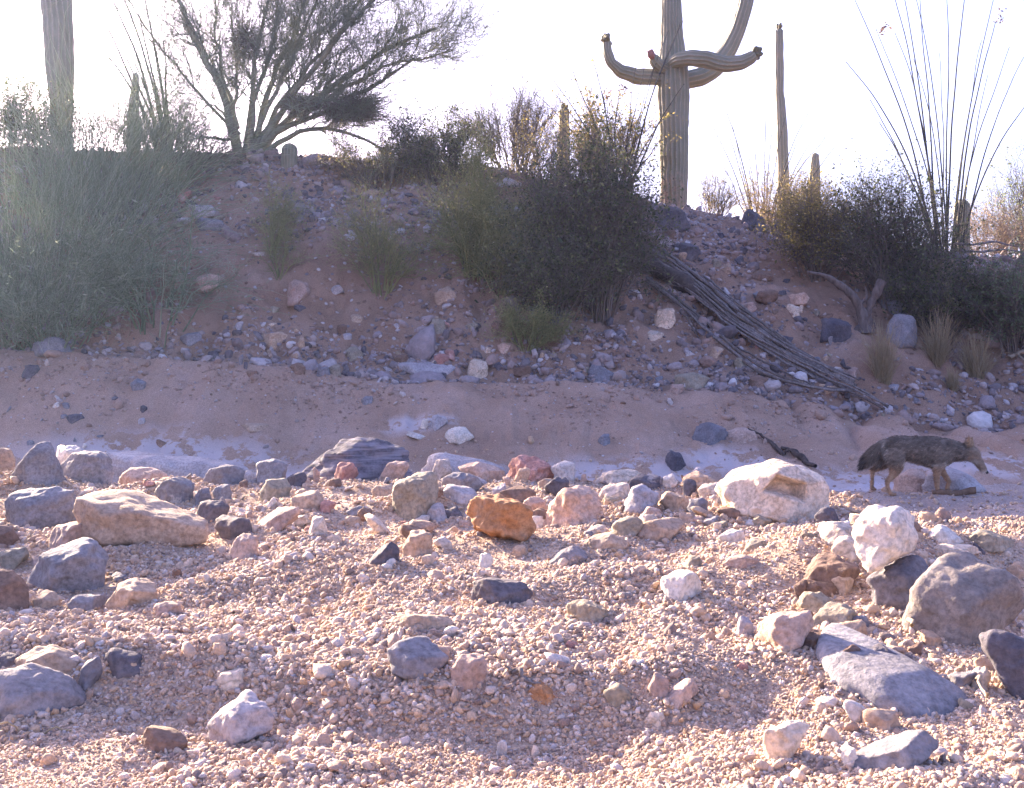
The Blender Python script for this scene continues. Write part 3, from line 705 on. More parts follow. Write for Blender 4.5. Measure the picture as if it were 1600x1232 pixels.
# rocks behind the bar, on the sand and on the bank
GB = 'rocks lying on the shaded bank'
GW = 'rocks in the wash below the sand slope'
BANK_ROCKS = [
 ('dark striated schist outcrop behind the crest of the bar', 'schist', [(448,746),(480,722),(515,698),(556,683),(600,694),(648,716),(640,746)], dict(dist=6.5, rough=1.8, sub=5, p=14), GW),
 ('smooth lilac slab rising behind the crest left of the reddish rock', 'lilac', [(640,726),(660,712),(700,707),(750,712),(790,726),(780,740),(650,740)], dict(dist=6.9, p=13), GW),
 ('long pale crusted ledge behind the grey boulders at left', 'lilac', [(140,735),(165,711),(205,705),(265,712),(335,724),(402,741),(400,792),(150,792)], dict(dist=8.6, p=12, rough=1.4, depth=1.0, sub=5), GW),
 ('pale pink low rock under the white crust at left', 'pink', [(180,748),(200,730),(240,731),(262,744),(250,757),(185,757)], dict(dist=6.9, p=13), GW),
 ('white tilted stone on the sand slope right of the schist', 'white', [(694,690),(698,667),(725,668),(741,685),(722,696)], {}, GW),
 ('small pale stone above the white tilted stone on the sand', 'lilac', [(671,668),(678,650),(695,648),(700,662),(685,672)], {}, GW),
 ('small upright white stone left of the tilted stone on the sand', 'white', [(656,668),(662,655),(669,657),(667,672)], {}, GW),
 ('white sliver of stone half sunk in the sand slope', 'white', [(634,680),(640,674),(672,684),(668,688)], {}, GW),
 ('flat tan stone stuck in the sand slope on the left', 'tan', [(376,668),(390,661),(420,662),(416,673),(392,674)], {}, GW),
 ('blue grey stone in the sand left of centre', 'grey', [(204,600),(212,591),(228,592),(229,606),(210,612)], {}, GW),
 ('blue grey stone set high in the sand slope', 'grey', [(564,628),(570,619),(582,621),(583,632),(570,633)], {}, GW),
 ('small blue stone set low in the sand slope right of centre', 'grey', [(934,690),(940,678),(950,680),(955,694),(942,696)], {}, GW),
 ('bluish rock outcrop above the dark driftwood branch', 'grey', [(1075,698),(1085,670),(1110,660),(1135,668),(1138,690),(1110,705)], dict(yoff=.1), GW),
 ('pink rock outcrop right of the bluish one', 'pink', [(1132,694),(1138,673),(1160,668),(1180,672),(1184,690),(1160,702)], dict(yoff=.1), GW),
 ('dark stone in the wash left of the huge cream boulder', 'dark', [(1040,722),(1048,705),(1062,708),(1072,728),(1050,738)], {}, GW),
 ('big lilac boulder lying behind the walking animal', 'lilac', [(1440,768),(1446,742),(1470,730),(1500,730),(1525,742),(1545,765),(1530,772)], dict(p=14, yoff=.22, base=772), GW),
 ('pinkish boulder under the belly of the walking animal', 'pink', [(1395,768),(1402,745),(1425,733),(1448,738),(1455,768)], dict(p=14, yoff=.30, base=772), GW),
 ('dark stone on the sand at far left, beside another dark stone', 'dark', [(34,588),(40,573),(52,570),(60,582),(55,592)], {}, GW),
 ('dark pointed stone in the wash near the left edge', 'dark', [(100,656),(108,648),(128,647),(132,654),(118,662)], {}, GW),
 ('rounded grey boulder at the left foot of the bank', 'grey', [(45,552),(55,535),(75,526),(95,528),(110,552),(80,560)], dict(p=14), GB),
 ('tan smooth loaf shaped stone on the lower bank', 'tan', [(396,537),(405,520),(440,519),(459,535),(430,547)], dict(p=14), GB),
 ('pale pink boulder on the bank left of centre', 'pink', [(296,452),(303,432),(325,428),(342,433),(347,450),(320,461)], {}, GB),
 ('whitish pink boulder on the bank with a bright left side', 'pink', [(446,475),(450,447),(462,436),(478,438),(484,460),(470,476)], {}, GB),
 ('pale triangular stone right of the whitish boulder', 'lilac', [(512,458),(520,450),(530,445),(538,458),(522,464)], {}, GB),
 ('blue grey block low on the bank at left', 'grey', [(280,530),(286,522),(314,518),(318,530),(296,542)], {}, GB),
 ('cream boulder at the foot of the bank in the middle', 'cream', [(729,588),(733,566),(748,560),(758,568),(764,590),(742,598)], {}, GB),
 ('white lilac slab at the foot of the bank left of the cream boulder', 'lilac', [(606,568),(640,562),(690,572),(730,595),(650,594),(615,578)], dict(p=14), GB),
 ('rust brown block at the foot of the bank', 'brown', [(797,587),(800,572),(830,571),(834,586),(815,589)], {}, GB),
 ('grey pointed stone at the foot of the bank', 'grey', [(918,580),(928,570),(945,575),(964,588),(960,600),(925,597)], {}, GB),
 ('pale cube shaped stone alone on the bank below the dark bush', 'cream', [(1021,510),(1025,482),(1050,481),(1055,503),(1042,515)], dict(p=18), GB),
 ('flat cream stone just below the pale cube stone', 'cream', [(1002,522),(1020,516),(1042,522),(1038,534),(1010,530)], {}, GB),
 ('brown boulder at the foot of the bank below the fallen ribs', 'olive', [(1053,602),(1058,584),(1090,582),(1109,592),(1102,609),(1070,608)], {}, GB),
 ('small pink stone in front of the brown foot boulder', 'pink', [(1044,612),(1052,600),(1068,600),(1070,611),(1056,617)], {}, GB),
 ('dark brown round stone under the fallen ribs', 'brown', [(1158,604),(1162,590),(1182,586),(1200,594),(1198,608),(1175,610)], dict(p=14), GB),
 ('ochre stone under the lower end of the fallen ribs', 'tan', [(1274,612),(1282,600),(1305,602),(1312,614),(1290,618)], {}, GB),
 ('pinkish boulder on the upper right bank', 'pink', [(1218,482),(1230,460),(1255,457),(1264,468),(1248,482)], {}, GB),
 ('large dark blue boulder left of the dead stump', 'dark', [(1280,532),(1284,502),(1305,496),(1325,504),(1328,530),(1308,540)], {}, GB),
 ('pale grey boulder right of the dead stump', 'grey', [(1382,538),(1388,497),(1410,490),(1428,496),(1435,522),(1430,540)], dict(p=15), GB),
 ('flat topped grey boulder above the pale grey boulder', 'grey', [(1366,500),(1376,472),(1395,465),(1420,468),(1442,490),(1430,512),(1390,512)], dict(yoff=.25), GB),
 ('dark boulder at the foot of the armed saguaro', 'dark', [(1024,358),(1034,328),(1050,322),(1066,328),(1078,350),(1060,362)], {}, GB),
 ('dark boulder on the skyline right of the armed saguaro', 'dark', [(1156,352),(1163,333),(1172,326),(1180,332),(1198,348),(1190,358)], {}, GB),
 ('pale stone perched beside the dark skyline boulder', 'cream', [(1180,334),(1184,326),(1194,325),(1197,334),(1188,338)], {}, GB),
 ('dark flat rock below the skyline in the upper right bank', 'dark', [(1058,400),(1064,380),(1085,378),(1094,394),(1080,408)], {}, GB),
 ('lilac flat ledge rock near the top of the bank at left', 'lilac', [(290,330),(300,318),(330,320),(340,336),(310,344)], {}, GB),
 ('grey ledge rock below the lilac ledge rock at left', 'grey', [(300,352),(312,340),(346,344),(352,358),(320,362)], {}, GB),
 ('small bright white stone right of the rib ends', 'white', [(1301,583),(1306,573),(1315,575),(1318,583),(1310,588)], {}, GB),
 ('pale flat stone on the slope above the walking animal', 'lilac', [(1384,606),(1390,600),(1405,601),(1408,609),(1395,612)], {}, GB),
 ('brown stone in the rubble above the ribs', 'brown', [(1180,470),(1186,456),(1208,452),(1216,468),(1200,478)], {}, GB),
 ('pink stone above the brown stone in the rubble', 'pink', [(1155,486),(1160,474),(1176,472),(1182,486),(1168,492)], {}, GB),
 ('brown flat stone high in the rubble by the stump limb', 'brown', [(1170,432),(1180,424),(1204,426),(1208,438),(1185,440)], {}, GB),
]
for lab, colr, poly, kw, grp in BANK_ROCKS:
    px_rock(lab, colr, poly, 'rock', 'rock', group=grp, **{'sub': 4, **kw})

LANDMARKS = [(60,790,'wide slate boulder'),(220,815,'tan ledge rock'),(100,885,'grey pyramid boulder'),(60,730,'upright wedge stone'),(270,768,'lichen patched stone'),(350,828,'dark tip stones'),(428,765,'olive block'),(480,780,'orange tan stone'),(648,775,'cuboid block'),(600,865,'dark pyramid stone'),(782,812,'rusty orange boulder'),(893,795,'pale pink rock'),(830,735,'reddish rock'),(1005,780,'faceted grey stone'),(1005,757,'dark rounded stone'),(982,825,'olive rounded stone'),(1210,770,'huge cream boulder'),(1145,838,'white oblong block'),(1390,840,'white stack top'),(1405,910,'grey stack wedge'),(1500,930,'taupe boulder'),(1235,985,'salmon pink stone'),(1290,890,'brown striped stone'),(1400,1070,'long grey slab'),(1065,915,'white cobble'),(785,925,'purple grey stone'),(650,1035,'slanted grey stone'),(735,1052,'salmon cube stone'),(375,1130,'pale foreground boulder'),(258,1158,'brown wedge stone'),(55,1085,'broad grey boulder'),(75,1038,'lower left tan stone'),(195,1035,'low dark flat stone'),(205,930,'tan pink stone'),(968,1088,'egg shaped stone'),(1058,1080,'long peach stone'),(855,1085,'flat ochre stone'),(1228,1155,'cream angular stone'),(1390,1170,'grey bottom stone'),(545,710,'dark schist outcrop'),(380,852,'lone pink stone'),(920,955,'half buried stone'),
 (352,440,'pale pink boulder'),(465,458,'whitish boulder'),(525,455,'pale triangular stone'),(298,530,'blue grey block'),(428,532,'tan loaf shaped stone'),
 (745,580,'cream foot boulder'),(660,580,'white lilac slab'),(815,580,'rust brown block'),(942,588,'grey pointed stone'),(1038,498,'pale cube stone'),(1020,525,'flat cream stone'),
 (1080,596,'brown foot boulder'),(1178,598,'dark round stone'),(1292,608,'ochre rib stone'),(1240,470,'pinkish rubble boulder'),(1305,518,'dark blue boulder'),
 (1045,340,'dark saguaro boulder'),(1178,342,'dark skyline boulder'),(1076,392,'dark flat rock'),(315,332,'lilac ledge rock'),(326,350,'grey ledge rock'),
 (1308,580,'bright white stone'),(1396,605,'pale flat stone'),(1378,560,'left grass tuft'),(1465,540,'tallest grass tuft'),(1525,560,'rightmost grass tuft'),(1488,595,'smallest grass tuft'),
 (46,582,'dark stone on the left sand'),(115,655,'dark pointed stone'),(216,601,'blue grey sand stone'),(77,545,'rounded grey foot boulder'),(600,440,'upright green shrub'),(420,370,'slender yellow shrub'),
 (740,410,'thin yellow green shrub'),(820,510,'faint low shrub'),(452,290,'young saguaro'),(1195,465,'brown rubble stone'),(1345,490,'dead stump'),(1060,450,'top of the fallen ribs'),(1160,520,'middle of the fallen ribs'),
 (398,666,'flat tan sand stone'),(240,720,'pale crusted ledge'),(1190,432,'brown flat stone'),(570,560,'left end of the white slab'),(1440,640,'coyote back'),(1130,350,'twig bush')]
def describe(x, y, w, h, colour, seen):
    L = sorted(LANDMARKS, key=lambda q: (q[0]-x)**2+(1.6*(q[1]-y))**2)
    shape = 'flat' if h < .45*w else 'blocky' if h > .8*w else 'wedge shaped'
    size = 'tiny' if w < 10 else 'small' if w < 16 else 'fist sized' if w < 22 else 'larger'
    for near in ('', 'close '):
        for lx, ly, nm in L[:5]:
            dx, dy = x-lx, (y-ly)*1.3
            rel = ('right of' if dx > 0 else 'left of') if abs(dx) > 1.6*abs(dy) else ('below' if dy > 0 else 'above') if abs(dy) > 1.6*abs(dx) else ('below and right of' if dx > 0 else 'below and left of') if dy > 0 else ('above and right of' if dx > 0 else 'above and left of')
            lab = size+' '+shape+' '+colour+' stone '+rel+' the '+nm
            if lab not in seen and len(lab.split()) <= 16:
                seen[lab] = 1; return lab
    return lab
def random_rocks():
    R = np.random.default_rng(42)
    cols = ['grey', 'dark', 'tan', 'pink', 'lilac', 'brown', 'olive', 'cream', 'red', 'white']
    words = dict(grey='grey', dark='dark', tan='tan', pink='pink', lilac='pale lilac', brown='brown', olive='olive', cream='cream', red='reddish', white='white')
    # (x0, x1, y0, y1, count, smallest, largest, weights, wording, group)
    zones = [
     (310, 800, 500, 592, 46, 10, 30, [5,4,4,2,2,4,3,2,2,1], 'stone in the rubble along the foot of the bank', 'stones along the foot of the bank'),
     (280, 860, 300, 500, 20, 9, 30, [4,3,4,3,2,3,2,2,1,0], 'stone scattered on the upper bank among the thin shrubs', 'stones on the upper bank'),
     (1090, 1340, 400, 590, 34, 8, 26, [4,4,3,3,2,4,2,1,2,1], 'stone in the rubble above the fallen saguaro ribs', 'stones above the fallen ribs'),
     (1030, 1230, 330, 420, 14, 9, 26, [4,7,1,1,2,3,1,0,0,0], 'stone just under the skyline near the armed saguaro', 'stones under the skyline'),
     (800, 1330, 540, 608, 18, 8, 18, [4,4,3,2,2,3,2,1,1,0], 'stone at the foot of the bank below the fallen ribs', 'stones below the fallen ribs'),
     (0, 260, 620, 700, 16, 8, 20, [5,4,1,1,4,1,1,1,0,2], 'stone in the crusted rubble at the left of the wash', 'stones at the left of the wash'),
     (620, 1130, 738, 835, 72, 14, 40, [6,3,5,5,4,4,3,5,2,2], 'bar', 'loose stones on the gravel bar'),
     (200, 700, 742, 835, 38, 12, 36, [6,4,5,5,4,4,3,4,2,2], 'bar', 'loose stones on the gravel bar'),
     (300, 1250, 850, 1185, 22, 12, 26, [4,2,5,5,2,3,3,4,2,1], 'bar', 'loose stones on the gravel bar'),
     (1240, 1600, 830, 1100, 42, 14, 44, [5,4,4,3,2,5,5,3,1,1], 'bar', 'loose stones on the gravel bar'),
     (0, 320, 760, 1100, 18, 12, 34, [6,3,4,3,3,4,4,2,1,1], 'bar', 'loose stones on the gravel bar'),
     (1340, 1600, 560, 650, 12, 8, 16, [5,3,1,1,3,1,1,1,0,1], 'stone on the slope above the walking animal', 'stones above the walking animal'),
    ]
    seen = {}
    for x0, x1, y0, y1, n, a, b, w, words2, grp in zones:
        w = np.array(w, float)/sum(w)
        for k in range(n):
            c = cols[R.choice(len(cols), p=w)]
            x, y = R.uniform(x0, x1), R.uniform(y0, y1)
            s = a+(b-a)*R.uniform()**1.6
            m = R.integers(5, 8); an = np.sort(R.uniform(0, 2*math.pi, m)+R.uniform(0, 6))
            asp = R.uniform(.45, .85); rot = R.uniform(-.35, .35)
            ex, ey = s*np.cos(an), s*asp*np.sin(an)
            poly = np.stack([x+ex*math.cos(rot)-ey*math.sin(rot), y+ex*math.sin(rot)+ey*math.cos(rot)], 1)*1.0
            poly = np.c_[x+(poly[:, 0]-x)*.62, y+(poly[:, 1]-y)*.62]
            if np.ptp(poly[:, 0]) < 6 or np.ptp(poly[:, 1]) < 4: continue
            lab = describe(x, y, np.ptp(poly[:, 0]), np.ptp(poly[:, 1]), words[c], seen)
            px_rock(lab, c, poly, 'stone', 'stone', group=grp, sub=4 if s > 17 else 3, sink=.3, p=R.uniform(16, 34))
random_rocks()

# ------------------------------------------------------------------ gravel: instanced pebbles
def pebble_protos(names, n, elong, seed, p):
    c = bpy.data.collections.new(names)
    R = np.random.default_rng(seed)
    for i in range(n):
        pl = []
        for j in range(9):
            nn = R.normal(size=3); nn /= np.linalg.norm(nn); pl.append([*nn, R.uniform(.5, 1.0)])
        for ax in np.vstack([np.eye(3), -np.eye(3)]): pl.append([*ax, .95])
        V, f = rock_verts(np.array(pl), np.ones(3), seed+i, 2, .8, p)
        V = V*np.array((1.12, R.uniform(.6, 1.05), R.uniform(.5, .9)*elong))
        o = bpy.data.objects.new('pebble', mesh_np('pebble', V, f, None))
        c.objects.link(o)
    return c

def pebble_mat(name, stops):
    m, nt, b, out = nmat(name)
    oi = N(nt, 'ShaderNodeObjectInfo')
    col = ramp(nt, oi.outputs['Random'], stops, 'LINEAR')
    n2 = tex(nt, 'noise', 2.2, detail=4, rough=.7)
    col = mix(nt, 1.0, col, ramp(nt, n2, [(.3, .75), (.6, 1.1)]), 'MULTIPLY')
    nt.links.new(col, b.inputs['Base Color'])
    b.inputs['Roughness'].default_value = .8
    b.inputs['Specular IOR Level'].default_value = .35
    bump(nt, b, n2, .4, .2)
    return m

def scatter(name, label, pts, scl, coll, mat, seed, tilt=.6):
    R = np.random.default_rng(seed); n = len(pts)
    me = bpy.data.meshes.new(name)
    me.vertices.add(n); me.vertices.foreach_set('co', np.asarray(pts, np.float32).ravel())
    a = me.attributes.new('rot', 'FLOAT_VECTOR', 'POINT')
    a.data.foreach_set('vector', np.stack([R.normal(0, tilt, n), R.normal(0, tilt, n), R.uniform(0, 6.28, n)], 1).astype(np.float32).ravel())
    a = me.attributes.new('scl', 'FLOAT', 'POINT'); a.data.foreach_set('value', np.asarray(scl, np.float32))
    a = me.attributes.new('pick', 'INT', 'POINT'); a.data.foreach_set('value', R.integers(0, len(coll.objects), n).astype(np.int32))
    o = link(name, me)
    ng = bpy.data.node_groups.new(name, 'GeometryNodeTree')
    ng.interface.new_socket('Geometry', in_out='INPUT', socket_type='NodeSocketGeometry')
    ng.interface.new_socket('Geometry', in_out='OUTPUT', socket_type='NodeSocketGeometry')
    gi, go = ng.nodes.new('NodeGroupInput'), ng.nodes.new('NodeGroupOutput')
    ip = ng.nodes.new('GeometryNodeInstanceOnPoints'); ci = ng.nodes.new('GeometryNodeCollectionInfo')
    ci.inputs[0].default_value = coll; ci.inputs[1].default_value = True; ci.inputs[2].default_value = True
    def na(t, nm):
        x = ng.nodes.new('GeometryNodeInputNamedAttribute'); x.data_type = t; x.inputs[0].default_value = nm; return x.outputs[0]
    ip.inputs['Pick Instance'].default_value = True
    L = ng.links.new
    L(gi.outputs[0], ip.inputs['Points']); L(ci.outputs[0], ip.inputs['Instance'])
    L(na('INT', 'pick'), ip.inputs['Instance Index'])
    e2r = ng.nodes.new('FunctionNodeEulerToRotation'); L(na('FLOAT_VECTOR', 'rot'), e2r.inputs[0]); L(e2r.outputs[0], ip.inputs['Rotation'])
    L(na('FLOAT', 'scl'), ip.inputs['Scale'])
    sm = ng.nodes.new('GeometryNodeSetMaterial'); sm.inputs['Material'].default_value = mat
    L(ip.outputs[0], sm.inputs[0]); L(sm.outputs[0], go.inputs[0])
    for ob in coll.objects:
        if not ob.data.materials: ob.data.materials.append(mat)
    md = o.modifiers.new('scatter', 'NODES'); md.node_group = ng
    return tag(o, label, None, None, 'stuff')

PEB_STOPS = [(0, (.22, .17, .155)), (.10, (.40, .27, .205)), (.28, (.54, .38, .275)), (.48, (.60, .445, .335)), (.62, (.53, .34, .20)), (.78, (.63, .49, .385)), (.93, (.66, .54, .47)), (.98, (.38, .33, .33)), (1.0, (.76, .69, .64))]
M_PEB = pebble_mat('gravel_pebble', PEB_STOPS)
M_CLOD = pebble_mat('sand_clod', [(0, (.26, .18, .14)), (.4, (.38, .26, .20)), (.75, (.44, .31, .25)), (.9, (.34, .29, .28)), (1, (.52, .44, .40))])
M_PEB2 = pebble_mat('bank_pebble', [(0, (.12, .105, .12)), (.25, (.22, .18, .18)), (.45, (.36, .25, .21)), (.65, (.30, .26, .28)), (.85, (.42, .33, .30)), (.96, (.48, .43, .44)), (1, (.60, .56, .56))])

def gravel():
    R = np.random.default_rng(11)
    c1 = pebble_protos('pebble_shapes', 18, 1.0, 300, 22)
    n = 520000
    Y = 1.05*(8.0/1.05)**R.uniform(size=n); u = R.uniform(-420, 2020, n); X = (u-CX)/F*Y
    X += R.normal(0, .01, n)
    r = (.0024+.00058*Y)*np.exp(R.normal(-.15, .50, n))
    clump = fbm2(X*2.3, Y*2.3, 3, 90)
    r *= np.clip(1+.45*clump, .5, 1.7)
    keep = Y < bar_edge(X)+.9+.3*noise2(X*2, Y*2, 4)
    X, Y, r = X[keep], Y[keep], r[keep]
    Z = terrain(X, Y)+r*R.uniform(-.15, .55, len(r))
    scatter('gravel', 'loose pink and cream gravel covering the bar', np.stack([X, Y, Z], 1), r, c1, M_PEB, 1)
    # coarser pebbles
    n = 4200
    Y = 1.3*(7.2/1.3)**R.uniform(size=n); u = R.uniform(-420, 2020, n); X = (u-CX)/F*Y
    keep = (Y < bar_edge(X)+.6) & (noise2(X*1.4, Y*1.4, 8)+R.uniform(-.6, .6, n)+.5*sst(3.5, 6, Y) > 0)
    X, Y = X[keep], Y[keep]
    r = (.0050+.0021*Y)*np.exp(R.normal(-.15, .42, len(X)))
    scatter('coarse_gravel', 'larger pebbles strewn over the gravel bar', np.stack([X, Y, terrain(X, Y)+r*.25], 1), r, c1, M_PEB, 2)
    # wash floor and sand: thin scatter
    n = 16000
    Y = R.uniform(6.0, 11.2, n); X = R.uniform(-8, 8, n)
    keep = (Y > bar_edge(X)+.5) & ((Y < 10.2) | (R.uniform(size=n) < .25))
    X, Y = X[keep], Y[keep]; r = .011*np.exp(R.normal(0, .5, len(X)))
    scatter('wash_pebbles', 'thin scatter of pebbles on the shaded wash bed', np.stack([X, Y, terrain(X, Y)+r*.2], 1), r, c1, M_PEB, 3)
    # crumbs and clods fallen from the lip of the sand slope
    n = 9000
    X = R.uniform(-8.5, 8.5, n); Y = 12.45-np.abs(R.normal(0, .55, n))+.15*(R.uniform(size=n) < .3)
    keep = (Y > 10.3) & (fbm2(X*1.3, Y*1.3, 3, 66)+R.uniform(-.6, .6, n) > -.05)
    X, Y = X[keep], Y[keep]; r = .011*np.exp(R.normal(0, .6, len(X)))
    scatter('sand_clods', 'crumbled clods of sand below the lip of the slope', np.stack([X, Y, terrain(X, Y)+r*.1], 1), r, c1, M_CLOD, 5)
    # bank stones
    n = 52000
    X = R.uniform(-10, 10, n); Y = R.uniform(12.6, 17.6, n)
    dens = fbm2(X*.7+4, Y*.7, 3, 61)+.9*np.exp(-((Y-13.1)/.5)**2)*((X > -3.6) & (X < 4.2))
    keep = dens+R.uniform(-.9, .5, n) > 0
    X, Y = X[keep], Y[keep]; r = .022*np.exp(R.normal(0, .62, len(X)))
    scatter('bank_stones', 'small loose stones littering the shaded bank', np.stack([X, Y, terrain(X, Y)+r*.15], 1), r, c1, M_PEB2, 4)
gravel()

# ------------------------------------------------------------------ plants
def nrm(v): return v/np.maximum(np.linalg.norm(v, axis=-1, keepdims=True), 1e-9)

def tubes(P, R, sides=3):
    """P (n,k,3), R (n,k)"""
    n, k = P.shape[:2]
    T = nrm(np.gradient(P, axis=1))
    ref = np.where(np.abs(nrm(P[:, -1]-P[:, 0])[:, 2:3]) > .8, np.array([[1., 0, 0]]), np.array([[0., 0, 1]]))[:, None, :]
    A = nrm(np.cross(T, np.broadcast_to(ref, T.shape))); B = np.cross(T, A)
    an = np.arange(sides)*2*math.pi/sides
    V = P[:, :, None, :]+R[:, :, None, None]*(np.cos(an)[None, None, :, None]*A[:, :, None, :]+np.sin(an)[None, None, :, None]*B[:, :, None, :])
    base = (np.arange(n)*k*sides)[:, None, None]; row = (np.arange(k-1)*sides)[None, :, None]; s = np.arange(sides)[None, None, :]; s2 = (s+1) % sides
    Q = np.stack([base+row+s, base+row+s2, base+row+sides+s2, base+row+sides+s], -1).reshape(-1, 4)
    return V.reshape(-1, 3), Q

def join(parts):
    V, Fq, o = [], [], 0
    for v, f in parts:
        V.append(v); Fq.append(f+o); o += len(v)
    return np.concatenate(V), Fq

def resample(pts, k):
    pts = np.asarray(pts, float); s = np.r_[0, np.cumsum(np.linalg.norm(np.diff(pts, axis=0), axis=1))]
    t = np.linspace(0, s[-1], k)
    out = np.stack([np.interp(t, s, pts[:, i]) for i in range(3)], 1)
    for _ in range(2):
        out[1:-1] = .25*out[:-2]+.5*out[1:-1]+.25*out[2:]
    return out

def grow(P, Rad, n, length, spread, k=5, rr=.55, up=.2, t0=.25, tip=.25, R=rng, sag=0., minr=.0016, jit=.05, bias=None):
    """n children on the branches P; returns (P2, R2)"""
    m, kk = P.shape[:2]
    L = np.linalg.norm(P[:, -1]-P[:, 0], axis=1); w = L/L.sum()
    i = R.choice(m, n, p=w); t = R.uniform(t0, 1, n)*(kk-1); j = np.minimum(t.astype(int), kk-2); f = (t-j)[:, None]
    p0 = P[i, j]*(1-f)+P[i, j+1]*f; tg = nrm(P[i, j+1]-P[i, j])
    d = nrm(tg+spread*R.normal(size=(n, 3))+np.array((0, 0, up))+(0 if bias is None else np.asarray(bias)))
    ln = R.uniform(length[0], length[1], n)[:, None]
    s = np.linspace(0, 1, k)
    bend = R.normal(size=(n, 3))*.35+np.array((0, 0, -sag))
    Q = p0[:, None]+d[:, None]*(ln[:, None]*s[None, :, None])+bend[:, None]*(ln[:, None]*.5*(s**2)[None, :, None])
    Q[:, 1:] += R.normal(size=(n, k-1, 3))*(ln[:, None]*jit)
    r0 = np.maximum((Rad[i, j]*rr), minr)[:, None]
    return Q, np.maximum(r0*(1-(1-tip)*s[None]), minr*.6)

def leaves(pts, size, R=rng, aspect=.5, updir=0.0):
    n = len(pts)
    d = nrm(R.normal(size=(n, 3))+np.array((0, 0, updir))); e = nrm(np.cross(d, R.normal(size=(n, 3))))
    s = size*np.exp(R.normal(0, .3, n))[:, None]
    V = np.stack([pts, pts+d*s*.5+e*s*aspect*.5, pts+d*s, pts+d*s*.5-e*s*aspect*.5], 1).reshape(-1, 3)
    return V, np.arange(4*n).reshape(-1, 4)

def along(P, n, R=rng, t0=.2, jit=.02):
    m, k = P.shape[:2]; i = R.integers(0, m, n); t = R.uniform(t0, 1, n)*(k-1); j = np.minimum(t.astype(int), k-2); f = (t-j)[:, None]
    return P[i, j]*(1-f)+P[i, j+1]*f+R.normal(size=(n, 3))*jit

def part(name, vf, mat, root, stuff=False, local=True):
    v, f = vf
    if local: v = v-np.array(root.location)
    o = link(name, mesh_np(name, v, f, mat), root)
    if stuff: o['kind'] = 'stuff'
    return o

def ground_at(x, y, d=None):
    if d is None:
        g = hit(x, y)
        return g
    X = (x-CX)/F*d
    return np.array((X, d, gz(X, d)))

# --- leafy or twiggy bush filling an ellipsoid seen as a box of pixels
def bush(name, label, box, base_y, d=None, group='desert shrubs on the bank', cat='shrub', stems=26, twigs=420, fine=1600, nleaf=6000, leaf=.028, lmat=None, smat=None, tmat=None, seed=0, depth=.8, up=.25, spread=.6, asp=.5, leafjit=.035, hmin=.72, base_w=.16):
    R = np.random.default_rng(seed)
    x0, x1, y0 = box; cx = (x0+x1)/2
    g = ground_at(cx, base_y, d) if d is not None else hit(cx, base_y)
    dd = g[1]; w = (x1-x0)/F*dd; h = max(.25, (CZ-(y0-CY)/F*dd)-g[2])
    root = empty(name, g, label, cat, group)
    n = stems
    a = R.uniform(0, 2*math.pi, n); rad = np.sqrt(R.uniform(.05, 1, n))
    tip = np.stack([np.cos(a)*rad*w*.46, np.sin(a)*rad*w*.46*depth, h*(.95-.55*rad**2)*R.uniform(hmin, 1.0, n)], 1)
    b0 = np.stack([np.cos(a), np.sin(a)*depth, 0*a], 1)*(R.uniform(.02, base_w, n)*w)[:, None]
    b0[:, 2] = [gz(g[0]+q[0], g[1]+q[1])-g[2]-.03 for q in b0]
    k = 7; s = np.linspace(0, 1, k)
    P = b0[:, None]*(1-s)[None, :, None]+tip[:, None]*s[None, :, None]
    P[:, :, 2] += (np.sin(s*math.pi)*.06*h)[None]
    P[:, 1:] += np.cumsum(R.normal(size=(n, k-1, 3)), 1)*.022*w*.6
    P = P+g
    r0 = .010*(h/1.0)**.6
    Rd = np.repeat((r0*R.uniform(.6, 1.2, n))[:, None], k, 1)*(1-.7*s)[None]
    P1, R1 = grow(P, Rd, twigs, (.16*h, .38*h), spread, 5, .55, up, .2, .3, R)
    P2, R2 = grow(P1, R1, fine, (.06*h, .18*h), spread*1.1, 3, .6, up, .2, .4, R)
    part('branches', join([tubes(P, Rd, 5), tubes(P1, R1, 3)]), smat or M_TWIG, root)
    part('twigs', tubes(P2, R2, 3), tmat or smat or M_TWIG, root, True)
    if nleaf:
        pts = np.concatenate([along(P2, int(nleaf*.75), R, .1, leafjit), along(P1, nleaf-int(nleaf*.75), R, .2, leafjit)])
        part('foliage', leaves(pts, leaf, R, asp), lmat or M_LEAF_DARK, root, True)
    return root

